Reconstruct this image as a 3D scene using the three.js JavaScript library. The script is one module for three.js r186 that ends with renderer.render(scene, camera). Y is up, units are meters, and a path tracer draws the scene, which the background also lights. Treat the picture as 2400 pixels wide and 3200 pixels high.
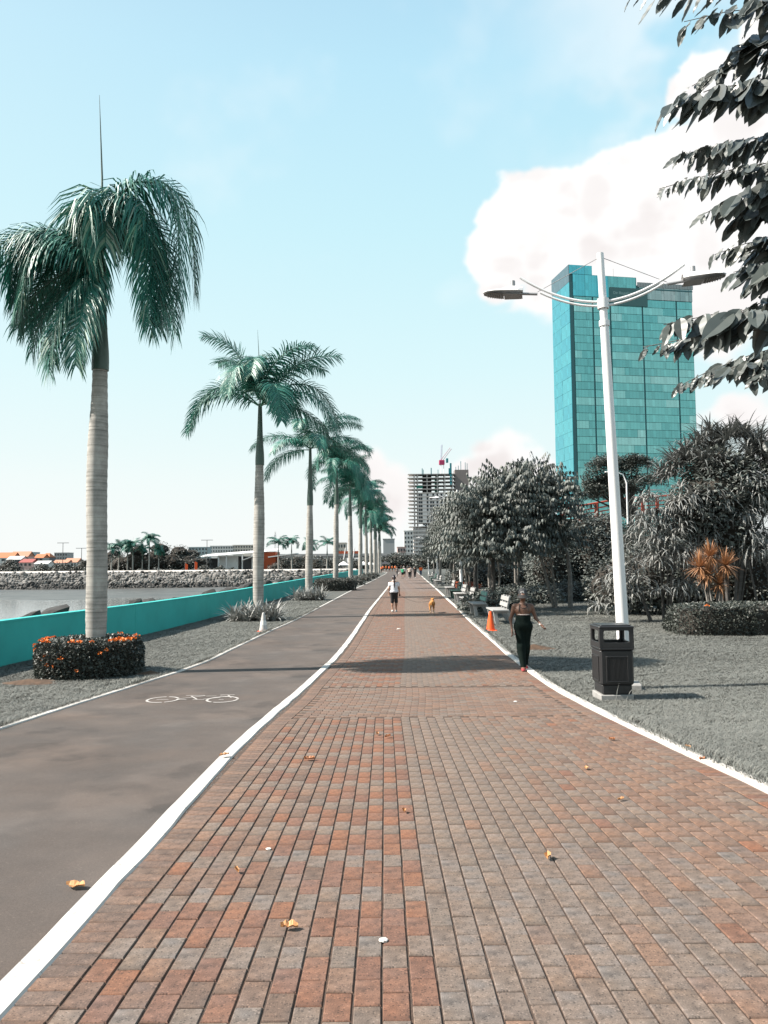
import * as THREE from 'three';
import { mergeVertices } from 'three/addons/utils/BufferGeometryUtils.js';

// ---------------------------------------------------------------- camera, sky, sun, exposure
const scene = new THREE.Scene();
const camera = new THREE.PerspectiveCamera(67.31, 768 / 1024, 0.05, 4000);
camera.position.set(0, 2.2, 0);
camera.rotation.order = 'YXZ';
camera.rotation.set(THREE.MathUtils.degToRad(3.85), 0, THREE.MathUtils.degToRad(-0.5));

const renderer = new THREE.WebGLRenderer({ antialias: true });
renderer.setSize(768, 1024);
renderer.toneMapping = THREE.LinearToneMapping;
renderer.toneMappingExposure = 2.5;
renderer.shadowMap.enabled = true;

const SUN = new THREE.Vector3(-0.995, 0.98, 0.09).normalize();
const sunLight = new THREE.DirectionalLight(new THREE.Color().setRGB(1.0, 0.93, 0.85), 5);
sunLight.position.copy(SUN).multiplyScalar(120).add(new THREE.Vector3(0, 0, -40));
sunLight.target.position.set(0, 0, -40);
sunLight.castShadow = true;
sunLight.shadow.mapSize.set(4096, 4096);
const shc = sunLight.shadow.camera;
shc.left = -70; shc.right = 70; shc.top = 70; shc.bottom = -70; shc.near = 1; shc.far = 400;
scene.add(sunLight, sunLight.target);

const skyTexture = makeSky(2048, 1024);
scene.background = skyTexture;
scene.environment = skyTexture;

function makeSky(W, H) {
  const data = new Float32Array(W * H * 4);
  const stops = [[-90, .30, .31, .30], [-2, .55, .58, .57], [0, .92, .97, .95], [6, .86, .97, .96], [14, .70, .94, .98], [24, .55, .87, .97], [34, .43, .77, .95], [50, .20, .48, .76], [90, .07, .23, .50]];
  // air, then cumulus: rounded heads as discs in azimuth and elevation with billowed edges
  const heads = [[12.2, 23.2, 4.6, 4.0], [9.3, 21.9, 3.0, 2.8], [16.5, 22.0, 5.5, 4.6], [21.5, 23.5, 5.5, 5.0], [27, 25.4, 4.6, 4.8], [31, 21, 7, 7], [15.5, 19.4, 6, 3.0], [8.9, 19.9, 1.7, 1.2], [24, 18, 8, 4.5], [8.6, 7.2, 3.0, 2.4], [6.4, 6.6, 2.2, 1.7], [-1.2, 6.4, 1.6, 2.4], [.4, 4.8, 2.2, 2.6], [11, 6, 2.4, 1.8], [25.6, 9.6, 3, 1.8], [29, 8, 5, 3], [23.5, 30.5, 3.0, 1.8], [29.5, 32, 3.5, 2]];
  for (let j = 0; j < H; j++) {
    const el = ((j + .5) / H - .5) * 180;
    let k = 0;
    while (k < stops.length - 2 && el > stops[k + 1][0]) k++;
    const a = stops[k], b = stops[k + 1];
    const t = Math.min(1, Math.max(0, (el - a[0]) / (b[0] - a[0])));
    const sy = Math.sin(el * Math.PI / 180), cy = Math.cos(el * Math.PI / 180);
    for (let i = 0; i < W; i++) {
      const th = ((i + .5) / W - .5) * 2 * Math.PI;
      const x = Math.cos(th) * cy, z = Math.sin(th) * cy;
      const az = Math.atan2(x, -z) * 180 / Math.PI;
      let c = [0, 1, 2].map(n => a[n + 1] + (b[n + 1] - a[n + 1]) * t);
      const ang = Math.acos(Math.min(1, Math.max(-1, x * SUN.x + sy * SUN.y + z * SUN.z))) * 180 / Math.PI;
      if (el > -1) {
        const glow = Math.exp(-ang / 34) * 1.15;
        c = [c[0] + (1.0 - c[0]) * Math.min(.9, glow), c[1] + (1.04 - c[1]) * Math.min(.9, glow), c[2] + (1.05 - c[2]) * Math.min(.9, glow)];
        // cumulus
        const px = x * 7, py = sy * 9, pz = z * 7;
        const billow = fbm3(px * 1.6, py * 1.6, pz * 1.6, 6, true);
        const fine = fbm3(px * 1.3 + 9, py * 1.3, pz * 1.3 + 4, 5, false);
        let f = -1;
        for (const h of heads) {
          const dx = (az - h[0]) / h[2], dy = (el - h[1]) / h[3];
          const r = Math.sqrt(dx * dx + dy * dy);
          if (r < 2) f = Math.max(f, 1 - r);
        }
        const away = smooth(30, 40, Math.abs(az)) * smooth(1, 6, el) * (1 - smooth(26, 44, el));
        f = Math.max(f, -1 + away * (fine * 2.3 - .28));
        const d0 = f + (billow - .65) * 1.25;
        const cover = smooth(.0, .12 + .3 * (1 - smooth(17, 21.5, el)), d0);
        const wisp = smooth(.58, .85, fine) * .16 * smooth(3, 14, el) * (1 - smooth(34, 60, el)) + .55 * smooth(6, 24, az) * (1 - smooth(40, 60, az)) * smooth(22, 30, el) * smooth(.36, .6, fine);
        const low = smooth(.2, .8, fbm3(px + 3, py * 1.6, pz + 7, 4, false)) * .5;
        const puff = fbm3(px * 2.3 + 31, py * 2.3 + .35, pz * 2.3, 5, true); // hollows between the heads turn from the sun
        const shadeC = Math.min(1, Math.max(0, .06 + d0 * .3 + low * .6 - smooth(14, 22, el) * .4 + (1 - smooth(.45, .72, puff)) * .5));
        const white = [1.08, 1.07, 1.06], grey = [.88, .82, .81];
        const cc = [0, 1, 2].map(n => white[n] + (grey[n] - white[n]) * shadeC);
        const m = Math.min(1, Math.max(cover, wisp * (1 - cover)));
        c = c.map((v, n) => v + (cc[n] - v) * m);
        // pale pink haze low over the land
        const hz = (1 - smooth(1, 9, el)) * .35;
        c = [c[0] + (1.0 - c[0]) * hz, c[1] + (.985 - c[1]) * hz, c[2] + (.97 - c[2]) * hz];
      }
      const o = (j * W + i) * 4;
      data[o] = c[0] / 2.5; data[o + 1] = c[1] / 2.5; data[o + 2] = c[2] / 2.5; // radiance for the exposure set above data[o + 3] = 1;
    }
  }
  const tex = new THREE.DataTexture(data, W, H, THREE.RGBAFormat, THREE.FloatType);
  tex.mapping = THREE.EquirectangularReflectionMapping;
  tex.magFilter = THREE.LinearFilter; tex.minFilter = THREE.LinearFilter;
  tex.colorSpace = THREE.LinearSRGBColorSpace;
  tex.needsUpdate = true;
  return tex;
}

// ---------------------------------------------------------------- numbers and noise
function smooth(a, b, x) { const t = Math.min(1, Math.max(0, (x - a) / (b - a))); return t * t * (3 - 2 * t); }
function hash3(x, y, z) { let h = (Math.imul(x, 374761393) + Math.imul(y, 668265263) + Math.imul(z, 2147483647 - 1274126177)) | 0; h = Math.imul(h ^ (h >>> 13), 1274126177); h ^= h >>> 16; return (h >>> 0) / 4294967296; }
function noise3(x, y, z) {
  const xi = Math.floor(x), yi = Math.floor(y), zi = Math.floor(z);
  let u = x - xi, v = y - yi, w = z - zi;
  u = u * u * (3 - 2 * u); v = v * v * (3 - 2 * v); w = w * w * (3 - 2 * w);
  const L = (a, b, t) => a + (b - a) * t;
  return L(L(L(hash3(xi, yi, zi), hash3(xi + 1, yi, zi), u), L(hash3(xi, yi + 1, zi), hash3(xi + 1, yi + 1, zi), u), v),
    L(L(hash3(xi, yi, zi + 1), hash3(xi + 1, yi, zi + 1), u), L(hash3(xi, yi + 1, zi + 1), hash3(xi + 1, yi + 1, zi + 1), u), v), w);
}
function fbm3(x, y, z, oct, billow) {
  let s = 0, a = .5, n = 0;
  for (let o = 0; o < oct; o++) { let v = noise3(x, y, z); if (billow) v = 1 - Math.abs(v * 2 - 1); s += v * a; n += a; a *= .52; x *= 2.03; y *= 2.03; z *= 2.03; }
  return s / n;
}
function rng(seed) { let s = seed >>> 0; return () => { s = (s + 0x6D2B79F5) | 0; let t = Math.imul(s ^ (s >>> 15), 1 | s); t = (t + Math.imul(t ^ (t >>> 7), 61 | t)) ^ t; return ((t ^ (t >>> 14)) >>> 0) / 4294967296; }; }
const V = (x, y, z) => new THREE.Vector3(x, y, z);
const lin = (r, g, b) => new THREE.Color().setRGB(r, g, b);
// ground height at d metres ahead of the camera: the pavement ramps down, then runs level
function ground(d) { return d < 10.5 ? .6 - .048 * d : d < 14.5 ? .006 * (14.5 - d) * (14.5 - d) : 0; }
function slope(d) { return d < 10.5 ? -.048 : d < 14.5 ? -.012 * (14.5 - d) : 0; }
function table(rows) {
  return d => {
    const n = rows.length;
    if (d <= rows[0][0]) return rows[0][1];
    if (d >= rows[n - 1][0]) return rows[n - 1][1] + (d - rows[n - 1][0]) * (rows[n - 1][1] - rows[n - 2][1]) / (rows[n - 1][0] - rows[n - 2][0]);
    let i = 0; while (d > rows[i + 1][0]) i++;
    const p0 = rows[Math.max(0, i - 1)], p1 = rows[i], p2 = rows[i + 1], p3 = rows[Math.min(n - 1, i + 2)];
    const h = p2[0] - p1[0], t = (d - p1[0]) / h;
    const m1 = (p2[1] - p0[1]) / (p2[0] - p0[0]), m2 = (p3[1] - p1[1]) / (p3[0] - p1[0]);
    const t2 = t * t, t3 = t2 * t;
    return (2 * t3 - 3 * t2 + 1) * p1[1] + (t3 - 2 * t2 + t) * h * m1 + (-2 * t3 + 3 * t2) * p2[1] + (t3 - t2) * h * m2;
  };
}
// edges of the paths, metres to the right of the camera against metres ahead
const midX = table([[-8, -1.62], [3.3, -1.62], [8, -1.70], [11, -1.66], [14.3, -1.48], [17.8, -1.25], [21.2, -1.12], [30, -.92], [36.5, -.78], [49, -.42], [67, .10], [103, 1.05], [150, 2.35], [192, 3.6]]);
const rightX = table([[-8, 3.16], [6.3, 3.06], [8.3, 2.98], [10.9, 2.92], [14, 2.83], [18, 2.84], [21, 2.92], [25, 3.02], [31, 3.2], [35, 3.36], [46, 3.68], [64, 4.26], [100, 5.3], [133, 6.3], [192, 8.0]]);
const leftX = table([[-8, -5.1], [4, -5.0], [9.9, -4.88], [12.3, -4.78], [14.6, -4.46], [16, -4.2], [17.6, -4.02], [20.3, -3.92], [25, -3.76], [30.3, -3.5], [46, -3.1], [64, -2.66], [86, -1.92], [122, -.88], [178, .5], [195, .55], [215, -1.5], [240, -8], [260, -18]]);
const wallX = table([[-10, -9.4], [0, -9.2], [10, -8.9], [15, -8.6], [17.5, -8.45], [25, -7.65], [35, -7.1], [45, -6.92], [58, -6.75], [94, -6.25], [124, -5.75], [175, -4.9], [190, -5.2]]);

// ---------------------------------------------------------------- mesh building
const taken = new Map();
function numbered(name) { const n = taken.get(name) || 0; taken.set(name, n + 1); return n ? name + '_' + String(n).padStart(3, '0') : name; }
function tag(o, label, category, group) { o.userData.label = label; o.userData.category = category; if (group) o.userData.group = group; return o; }
function thing(name, label, category, pos = [0, 0, 0], turn = 0, group) {
  const o = new THREE.Group(); o.name = numbered(name); o.position.set(...pos); o.rotation.y = turn; scene.add(o);
  return tag(o, label, category, group);
}
function lit(o) { o.traverse(m => { if (m.isMesh) { m.castShadow = true; m.receiveShadow = true; } }); return o; }
function copyOf(src, name, label, pos, turn = 0, scale = 1, group) {
  const o = src.clone(); o.userData = { ...src.userData }; o.name = numbered(name); o.position.set(...pos); o.rotation.y = turn;
  if (typeof scale === 'number') o.scale.setScalar(scale); else o.scale.set(...scale);
  scene.add(o); o.userData.label = label; if (group) o.userData.group = group; return o;
}
class MB {
  constructor() { this.p = []; this.n = []; this.t = []; this.c = null; this.m = null; }
  at(x, y, z, ry = 0, rx = 0, rz = 0) { this.m = new THREE.Matrix4().makeRotationFromEuler(new THREE.Euler(rx, ry, rz, 'YXZ')).setPosition(x, y, z); return this; }
  col(r, g, b) { if (!this.c) this.c = []; this.cur = [r, g, b]; return this; }
  v(a, nx, ny, nz, u, w) {
    if (this.m) { const e = this.m.elements; const [x, y, z] = a; this.p.push(e[0] * x + e[4] * y + e[8] * z + e[12], e[1] * x + e[5] * y + e[9] * z + e[13], e[2] * x + e[6] * y + e[10] * z + e[14]); this.n.push(e[0] * nx + e[4] * ny + e[8] * nz, e[1] * nx + e[5] * ny + e[9] * nz, e[2] * nx + e[6] * ny + e[10] * nz); }
    else { this.p.push(a[0], a[1], a[2]); this.n.push(nx, ny, nz); }
    this.t.push(u, w); if (this.c) this.c.push(...this.cur);
  }
  tri(a, b, c, ua, ub, uc) {
    const ux = b[0] - a[0], uy = b[1] - a[1], uz = b[2] - a[2], vx = c[0] - a[0], vy = c[1] - a[1], vz = c[2] - a[2];
    let nx = uy * vz - uz * vy, ny = uz * vx - ux * vz, nz = ux * vy - uy * vx; const l = Math.hypot(nx, ny, nz) || 1; nx /= l; ny /= l; nz /= l;
    if (!ua) { const f = Math.abs(ny) > .7 ? q => [q[0], q[2]] : Math.abs(nx) > .7 ? q => [q[2], q[1]] : q => [q[0], q[1]]; ua = f(a); ub = f(b); uc = f(c); }
    this.v(a, nx, ny, nz, ...ua); this.v(b, nx, ny, nz, ...ub); this.v(c, nx, ny, nz, ...uc);
  }
  quad(a, b, c, d, uv) { if (uv) { this.tri(a, b, c, uv[0], uv[1], uv[2]); this.tri(a, c, d, uv[0], uv[2], uv[3]); } else { this.tri(a, b, c); this.tri(a, c, d); } }
  box(x0, x1, y0, y1, z0, z1, b = 0) {
    if (!b) {
      const P = (i, j, k) => [i ? x1 : x0, j ? y1 : y0, k ? z1 : z0];
      this.quad(P(0, 0, 1), P(1, 0, 1), P(1, 1, 1), P(0, 1, 1)); this.quad(P(1, 0, 0), P(0, 0, 0), P(0, 1, 0), P(1, 1, 0));
      this.quad(P(0, 0, 0), P(0, 0, 1), P(0, 1, 1), P(0, 1, 0)); this.quad(P(1, 0, 1), P(1, 0, 0), P(1, 1, 0), P(1, 1, 1));
      this.quad(P(0, 1, 1), P(1, 1, 1), P(1, 1, 0), P(0, 1, 0)); this.quad(P(0, 0, 0), P(1, 0, 0), P(1, 0, 1), P(0, 0, 1));
      return this;
    }
    const X = [x0, x1], Y = [y0, y1], Z = [z0, z1], s = [1, -1];
    const F = (i, j, k, ax) => [X[i] + (ax === 0 ? 0 : s[i] * b), Y[j] + (ax === 1 ? 0 : s[j] * b), Z[k] + (ax === 2 ? 0 : s[k] * b)];
    const cx = (x0 + x1) / 2, cy = (y0 + y1) / 2, cz = (z0 + z1) / 2;
    const out = (pts) => { // orient outwards
      const [a, q, r] = pts; const ux = q[0] - a[0], uy = q[1] - a[1], uz = q[2] - a[2], vx = r[0] - a[0], vy = r[1] - a[1], vz = r[2] - a[2];
      const nx = uy * vz - uz * vy, ny = uz * vx - ux * vz, nz = ux * vy - uy * vx;
      let mx = 0, my = 0, mz = 0; for (const p of pts) { mx += p[0] - cx; my += p[1] - cy; mz += p[2] - cz; }
      if (nx * mx + ny * my + nz * mz < 0) pts.reverse();
      if (pts.length === 4) this.quad(...pts); else this.tri(...pts);
    };
    for (let i = 0; i < 2; i++) { out([F(i, 0, 0, 0), F(i, 1, 0, 0), F(i, 1, 1, 0), F(i, 0, 1, 0)]); out([F(0, i, 0, 1), F(1, i, 0, 1), F(1, i, 1, 1), F(0, i, 1, 1)]); out([F(0, 0, i, 2), F(1, 0, i, 2), F(1, 1, i, 2), F(0, 1, i, 2)]); }
    for (let i = 0; i < 2; i++) for (let j = 0; j < 2; j++) {
      out([F(i, j, 0, 0), F(i, j, 1, 0), F(i, j, 1, 1), F(i, j, 0, 1)]); out([F(i, 0, j, 0), F(i, 1, j, 0), F(i, 1, j, 2), F(i, 0, j, 2)]); out([F(0, i, j, 1), F(1, i, j, 1), F(1, i, j, 2), F(0, i, j, 2)]);
      for (let k = 0; k < 2; k++) out([F(i, j, k, 0), F(i, j, k, 1), F(i, j, k, 2)]);
    }
    return this;
  }
  // tube through points [x,y,z] with radii
  tube(pts, rad, sides = 8, cap = true) {
    const n = pts.length, rings = []; let up = V(0, 0, 1);
    for (let i = 0; i < n; i++) {
      const a = pts[Math.max(0, i - 1)], b = pts[Math.min(n - 1, i + 1)];
      const T = V(b[0] - a[0], b[1] - a[1], b[2] - a[2]).normalize();
      if (i === 0 && Math.abs(T.z) > .9) up = V(1, 0, 0);
      const S = V().crossVectors(up, T).normalize(), U = V().crossVectors(T, S); up = U;
      const r = Array.isArray(rad) ? rad[i] : rad; const ring = [];
      for (let k = 0; k <= sides; k++) { const w = k / sides * 2 * Math.PI, c = Math.cos(w), s = Math.sin(w); const nx = S.x * c + U.x * s, ny = S.y * c + U.y * s, nz = S.z * c + U.z * s; ring.push([[pts[i][0] + nx * r, pts[i][1] + ny * r, pts[i][2] + nz * r], nx, ny, nz, w * r]); }
      rings.push(ring);
    }
    let len = 0;
    for (let i = 0; i < n - 1; i++) {
      const l2 = len + Math.hypot(pts[i + 1][0] - pts[i][0], pts[i + 1][1] - pts[i][1], pts[i + 1][2] - pts[i][2]);
      for (let k = 0; k < sides; k++) {
        const A = rings[i][k], B = rings[i][k + 1], C = rings[i + 1][k + 1], D = rings[i + 1][k];
        const p = (q, l) => this.v(q[0], q[1], q[2], q[3], q[4], l);
        p(A, len); p(B, len); p(C, l2); p(A, len); p(C, l2); p(D, l2);
      }
      len = l2;
    }
    if (cap) for (const [i, f] of [[0, 1], [n - 1, 0]]) for (let k = 0; k < sides; k++) { const a = pts[i], b = rings[i][k][0], c = rings[i][k + 1][0]; f ? this.tri(a, c, b) : this.tri(a, b, c); }
    return this;
  }
  // surface of revolution about y at (x,z); prof = [[r,y],...]
  lathe(prof, x = 0, z = 0, sides = 16) {
    for (let i = 0; i < prof.length - 1; i++) {
      const [r0, y0] = prof[i], [r1, y1] = prof[i + 1]; const dr = r1 - r0, dy = y1 - y0, l = Math.hypot(dr, dy) || 1; const nr = dy / l, ny = -dr / l;
      for (let k = 0; k < sides; k++) {
        const w0 = k / sides * 2 * Math.PI, w1 = (k + 1) / sides * 2 * Math.PI;
        const P = (r, y, w) => this.v([x + Math.cos(w) * r, y, z + Math.sin(w) * r], Math.cos(w) * nr, ny, Math.sin(w) * nr, w * .5, y);
        P(r0, y0, w0); P(r1, y1, w0); P(r1, y1, w1); P(r0, y0, w0); P(r1, y1, w1); P(r0, y0, w1);
      }
    }
    return this;
  }
  geo(g, mat) { // append another geometry
    g = g.index ? g.toNonIndexed() : g; const p = g.attributes.position, n = g.attributes.normal, u = g.attributes.uv;
    for (let i = 0; i < p.count; i++) this.v([p.getX(i), p.getY(i), p.getZ(i)], n.getX(i), n.getY(i), n.getZ(i), u ? u.getX(i) : 0, u ? u.getY(i) : 0);
    return this;
  }
  geometry() {
    const g = new THREE.BufferGeometry();
    g.setAttribute('position', new THREE.Float32BufferAttribute(this.p, 3)); g.setAttribute('normal', new THREE.Float32BufferAttribute(this.n, 3)); g.setAttribute('uv', new THREE.Float32BufferAttribute(this.t, 2));
    if (this.c) g.setAttribute('color', new THREE.Float32BufferAttribute(this.c, 3));
    return g;
  }
  build(name, material, parent = scene) { const m = new THREE.Mesh(this.geometry(), material); m.name = parent === scene ? numbered(name) : name; m.castShadow = m.receiveShadow = true; parent.add(m); return m; }
}
function struct(mesh) { mesh.userData.kind = 'structure'; return mesh; }
function stuff(mesh) { mesh.userData.kind = 'stuff'; return mesh; }

// ---------------------------------------------------------------- textures (tileable grain) and materials
function grainTexture(size, fn, color = true) {
  const d = new Uint8Array(size * size * 4);
  for (let j = 0; j < size; j++) for (let i = 0; i < size; i++) { const c = fn(i / size, j / size, i, j); const o = (j * size + i) * 4; for (let k = 0; k < 3; k++) d[o + k] = Math.max(0, Math.min(255, Math.round((Array.isArray(c) ? c[k] : c) * 255))); d[o + 3] = 255; }
  const t = new THREE.DataTexture(d, size, size, THREE.RGBAFormat); t.wrapS = t.wrapT = THREE.RepeatWrapping; t.magFilter = THREE.LinearFilter; t.minFilter = THREE.LinearMipmapLinearFilter; t.generateMipmaps = true;
  if (color) t.colorSpace = THREE.SRGBColorSpace; t.needsUpdate = true; return t;
}
function pnoise(u, v, f, seed) { // periodic value noise on the unit square
  const x = u * f, y = v * f, xi = Math.floor(x), yi = Math.floor(y); let a = x - xi, b = y - yi; a = a * a * (3 - 2 * a); b = b * b * (3 - 2 * b);
  const h = (i, j) => hash3(((i % f) + f) % f, ((j % f) + f) % f, seed);
  return (h(xi, yi) * (1 - a) + h(xi + 1, yi) * a) * (1 - b) + (h(xi, yi + 1) * (1 - a) + h(xi + 1, yi + 1) * a) * b;
}
const pf = (u, v, f, seed, oct) => { let s = 0, a = .5, n = 0; for (let o = 0; o < oct; o++) { s += pnoise(u, v, f, seed + o) * a; n += a; a *= .55; f *= 2; } return s / n; };
function rep(t, x, y = x) { const c = t.clone(); c.repeat.set(x, y); c.needsUpdate = true; return c; }
const speck = grainTexture(512, (u, v, i, j) => { const s = hash3(i >> 2, j >> 2, 5), q = hash3(i >> 1, j >> 1, 8), w = pf(u, v, 5, 12, 3) - .5; const b = .78 + .34 * (pf(u, v, 22, 1, 5) - .5) + .16 * (pf(u, v, 6, 14, 3) - .5) + (s > .965 ? .17 : s < .06 ? -.20 : 0) + (q - .5) * .14; return [b * (1 + w * .14), b, b * (1 - w * .14)]; });
const speckBump = grainTexture(512, (u, v, i, j) => .5 + .4 * (pf(u, v, 32, 21, 4) - .5) + .5 * (hash3(i, j, 3) - .5), false);
const asphaltTex = grainTexture(1024, (u, v, i, j) => { const stain = smooth(.58, .72, pf(u, v, 4, 44, 5)) * .10 - smooth(.62, .74, pf(u, v, 6, 48, 5)) * .12; const b = .74 + .26 * (pf(u, v, 3, 31, 4) - .5) + .14 * (pf(u, v, 17, 35, 4) - .5) + stain + .15 * (hash3(i, j, 4) - .5) + (hash3(i >> 1, j >> 1, 47) > .992 ? .16 : 0); const w = pf(u, v, 5, 41, 4); return [b * (1 + .10 * (w - .5)), b * (.99), b * (.98 - .08 * (w - .5))]; });
const lawnTex = grainTexture(1024, (u, v, i, j) => { const b = .70 + .34 * (pf(u, v, 6, 51, 5) - .5) + .34 * (pf(u, v, 90, 55, 3) - .5) + .10 * (hash3(i, j, 6) - .5); const w = pf(u, v, 4, 61, 3) - .5; return [b * (1 + .08 * w), b, b * (.985 - .06 * w)]; });
const paintTex = grainTexture(512, (u, v, i, j) => { const s = pf(u, v, 24, 71, 4); const chip = pf(u, v, 40, 77, 3) > .76 ? .28 : 0; return .93 + .10 * (s - .5) - chip * .6; });
const wallTex = grainTexture(512, (u, v, i, j) => .90 + .12 * (pf(u, v, 5, 81, 5) - .5) + .03 * (hash3(i, j, 2) - .5));
const barkTex = grainTexture(512, (u, v, i, j) => { const ring = pnoise(.5, v, 64, 91) * .5 + pnoise(u, v, 48, 92) * .2; const b = .76 + .22 * (ring - .35) + .22 * (pf(u, v, 7, 95, 4) - .5) - (pnoise(u * .02, v, 40, 96) > .8 ? .12 : 0); return [b * 1.01, b, b * .97]; });
const rockTex = grainTexture(512, (u, v, i, j) => .72 + .4 * (pf(u, v, 6, 101, 6) - .5));
const mudTex = grainTexture(512, (u, v, i, j) => .72 + .34 * (pf(u, v, 5, 111, 6) - .5));
const concreteTex = grainTexture(512, (u, v, i, j) => .84 + .18 * (pf(u, v, 5, 121, 5) - .5) + .05 * (hash3(i, j, 9) - .5));
const K = .84; // measured tones brought to the albedo that the exposure above calls for
const mat = (r, g, b, o = {}) => new THREE.MeshStandardMaterial({ color: lin(r * K, g * K, b * K), roughness: .85, ...o });
const leafMat = (r, g, b, rough = .5) => new THREE.MeshPhysicalMaterial({ color: lin(r * K, g * K, b * K), roughness: rough, side: THREE.DoubleSide, vertexColors: true, transmission: .25, thickness: 0 });
const M = {
  asphalt: mat(.142, .112, .095, { map: rep(asphaltTex, .22), bumpMap: rep(speckBump, 2), bumpScale: .002, roughness: .9 }),
  lawn: mat(.145, .150, .137, { map: rep(lawnTex, .35), roughness: 1 }),
  bed: mat(.115, .076, .055, { map: rep(speck, 3), roughness: 1 }),
  paver: mat(1, 1, 1, { map: rep(speck, 1.15), bumpMap: rep(speckBump, 1.5), bumpScale: .003, roughness: .88 }),
  pavingFar: mat(.23, .168, .14, { map: rep(speck, .9), roughness: .9 }),
  paint: mat(.62, .585, .54, { map: rep(paintTex, .8), roughness: .7, bumpMap: rep(speckBump, 2), bumpScale: .0015 }),
  marking: mat(.46, .43, .40, { map: rep(paintTex, 1.4), roughness: .75 }),
  teal: mat(.036, .54, .50, { map: rep(wallTex, .35), roughness: .75 }),
  trunk: mat(.64, .62, .60, { map: rep(barkTex, 1, .8), bumpMap: rep(barkTex, 1, .8), bumpScale: .0025, roughness: .9 }),
  shaft: mat(.075, .125, .10, { map: rep(wallTex, 1), roughness: .45 }),
  frond: leafMat(.026, .175, .128, .5),
  rachis: mat(.16, .17, .11, { roughness: .6 }),
  leaf: leafMat(.092, .107, .092, .58),
  leafNear: leafMat(.078, .092, .083, .42),
  hedge: leafMat(.07, .08, .066, .5),
  strap: leafMat(.27, .275, .258, .6),
  strapDark: leafMat(.15, .156, .146, .6),
  bronze: leafMat(.40, .195, .085, .6),
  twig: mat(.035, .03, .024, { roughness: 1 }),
  bark: mat(.20, .185, .17, { map: rep(rockTex, 2), bumpMap: rep(rockTex, 2), bumpScale: .01, roughness: .95 }),
  barkPale: mat(.42, .39, .35, { map: rep(rockTex, 2), roughness: .95 }),
  flower: mat(.85, .20, .014, { roughness: .6, side: THREE.DoubleSide }),
  metalWhite: mat(.80, .79, .78, { roughness: .35, metalness: .05 }),
  metalGrey: mat(.32, .32, .32, { roughness: .45, metalness: .3 }),
  lens: mat(.16, .155, .145, { roughness: .3 }),
  black: mat(.012, .012, .013, { roughness: .45 }),
  concrete: mat(.44, .43, .41, { map: rep(concreteTex, 1.5), roughness: .95, bumpMap: rep(speckBump, 2), bumpScale: .003 }),
  rock: mat(.36, .348, .328, { map: rep(rockTex, .6), bumpMap: rep(rockTex, .6), bumpScale: .05, roughness: .95 }),
  soil: mat(.17, .10, .06, { map: rep(rockTex, 2), roughness: 1 }),
};
// ================================================================ the setting
function steps(d0, d1) { const s = []; let d = d0; while (d < d1 - 1e-6) { s.push(d); d += d < 30 ? .5 : d < 90 ? 1.5 : d < 260 ? 4 : 60; } s.push(d1); return s; }
function sheet(mb, d0, d1, xl, xr, dy, cols = 1) {
  const s = steps(d0, d1);
  for (let i = 0; i < s.length - 1; i++) for (let k = 0; k < cols; k++) {
    const P = (d, t) => { const a = xl(d), b = xr(d); return [a + (b - a) * t, ground(d) + dy, -d]; };
    const t0 = k / cols, t1 = (k + 1) / cols;
    mb.quad(P(s[i], t0), P(s[i], t1), P(s[i + 1], t1), P(s[i + 1], t0));
  }
  return mb;
}
const lawn = new MB();
sheet(lawn, -30, 166, d => wallX(d) - .25, d => 420, 0, 1);
sheet(lawn, 166, 1800, d => -1400, d => 1400, 0, 1);
struct(lawn.build('lawn_ground', M.lawn));
struct(sheet(new MB(), -12, 258, leftX, d => d < 192 ? midX(d) + .02 : midX(d) + .2 + (d - 192) * .05, .02).build('bicycle_path', M.asphalt));

// brick promenade: bedding, the pavers that show largest as parts, the rest as one field
const promenade = struct(sheet(new MB(), -12, 60, d => midX(d) + .1, d => rightX(d) + .02, .033).build('promenade', M.bed));
const paverTones = { red: [[.238, .122, .081], [.252, .128, .083], [.222, .116, .081], [.23, .125, .09], [.275, .13, .076]], grey: [[.228, .179, .150], [.24, .19, .16], [.213, .168, .142], [.23, .176, .145], [.22, .178, .151]], brown: [[.25, .158, .115], [.235, .15, .112], [.262, .168, .122], [.248, .166, .128], [.222, .153, .12]], dark: [[.18, .122, .095], [.19, .13, .10], [.205, .132, .10]] };
function paverGeometry(w, l, u0, v0) { // chamfered top, foot buried in the bedding
  const mb = new MB(), h = .032, c = .0040, a = w / 2, b = l / 2, e = .0040;
  const P = [[-a, 0, -b], [a, 0, -b], [a, 0, b], [-a, 0, b]], Q = P.map(p => [p[0], h - c, p[2]]), R = P.map(p => [p[0] - Math.sign(p[0]) * c, h, p[2] - Math.sign(p[2]) * e]);
  const uv = p => [p[0] + u0, p[2] + v0];
  mb.quad(R[3], R[2], R[1], R[0], [R[3], R[2], R[1], R[0]].map(uv));
  for (let k = 0; k < 4; k++) { const n = (k + 1) % 4; mb.quad(Q[n], Q[k], R[k], R[n], [Q[n], Q[k], R[k], R[n]].map(uv)); mb.quad(P[n], P[k], Q[k], Q[n], [P[n], P[k], Q[k], Q[n]].map(uv)); }
  return mb.geometry();
}
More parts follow.
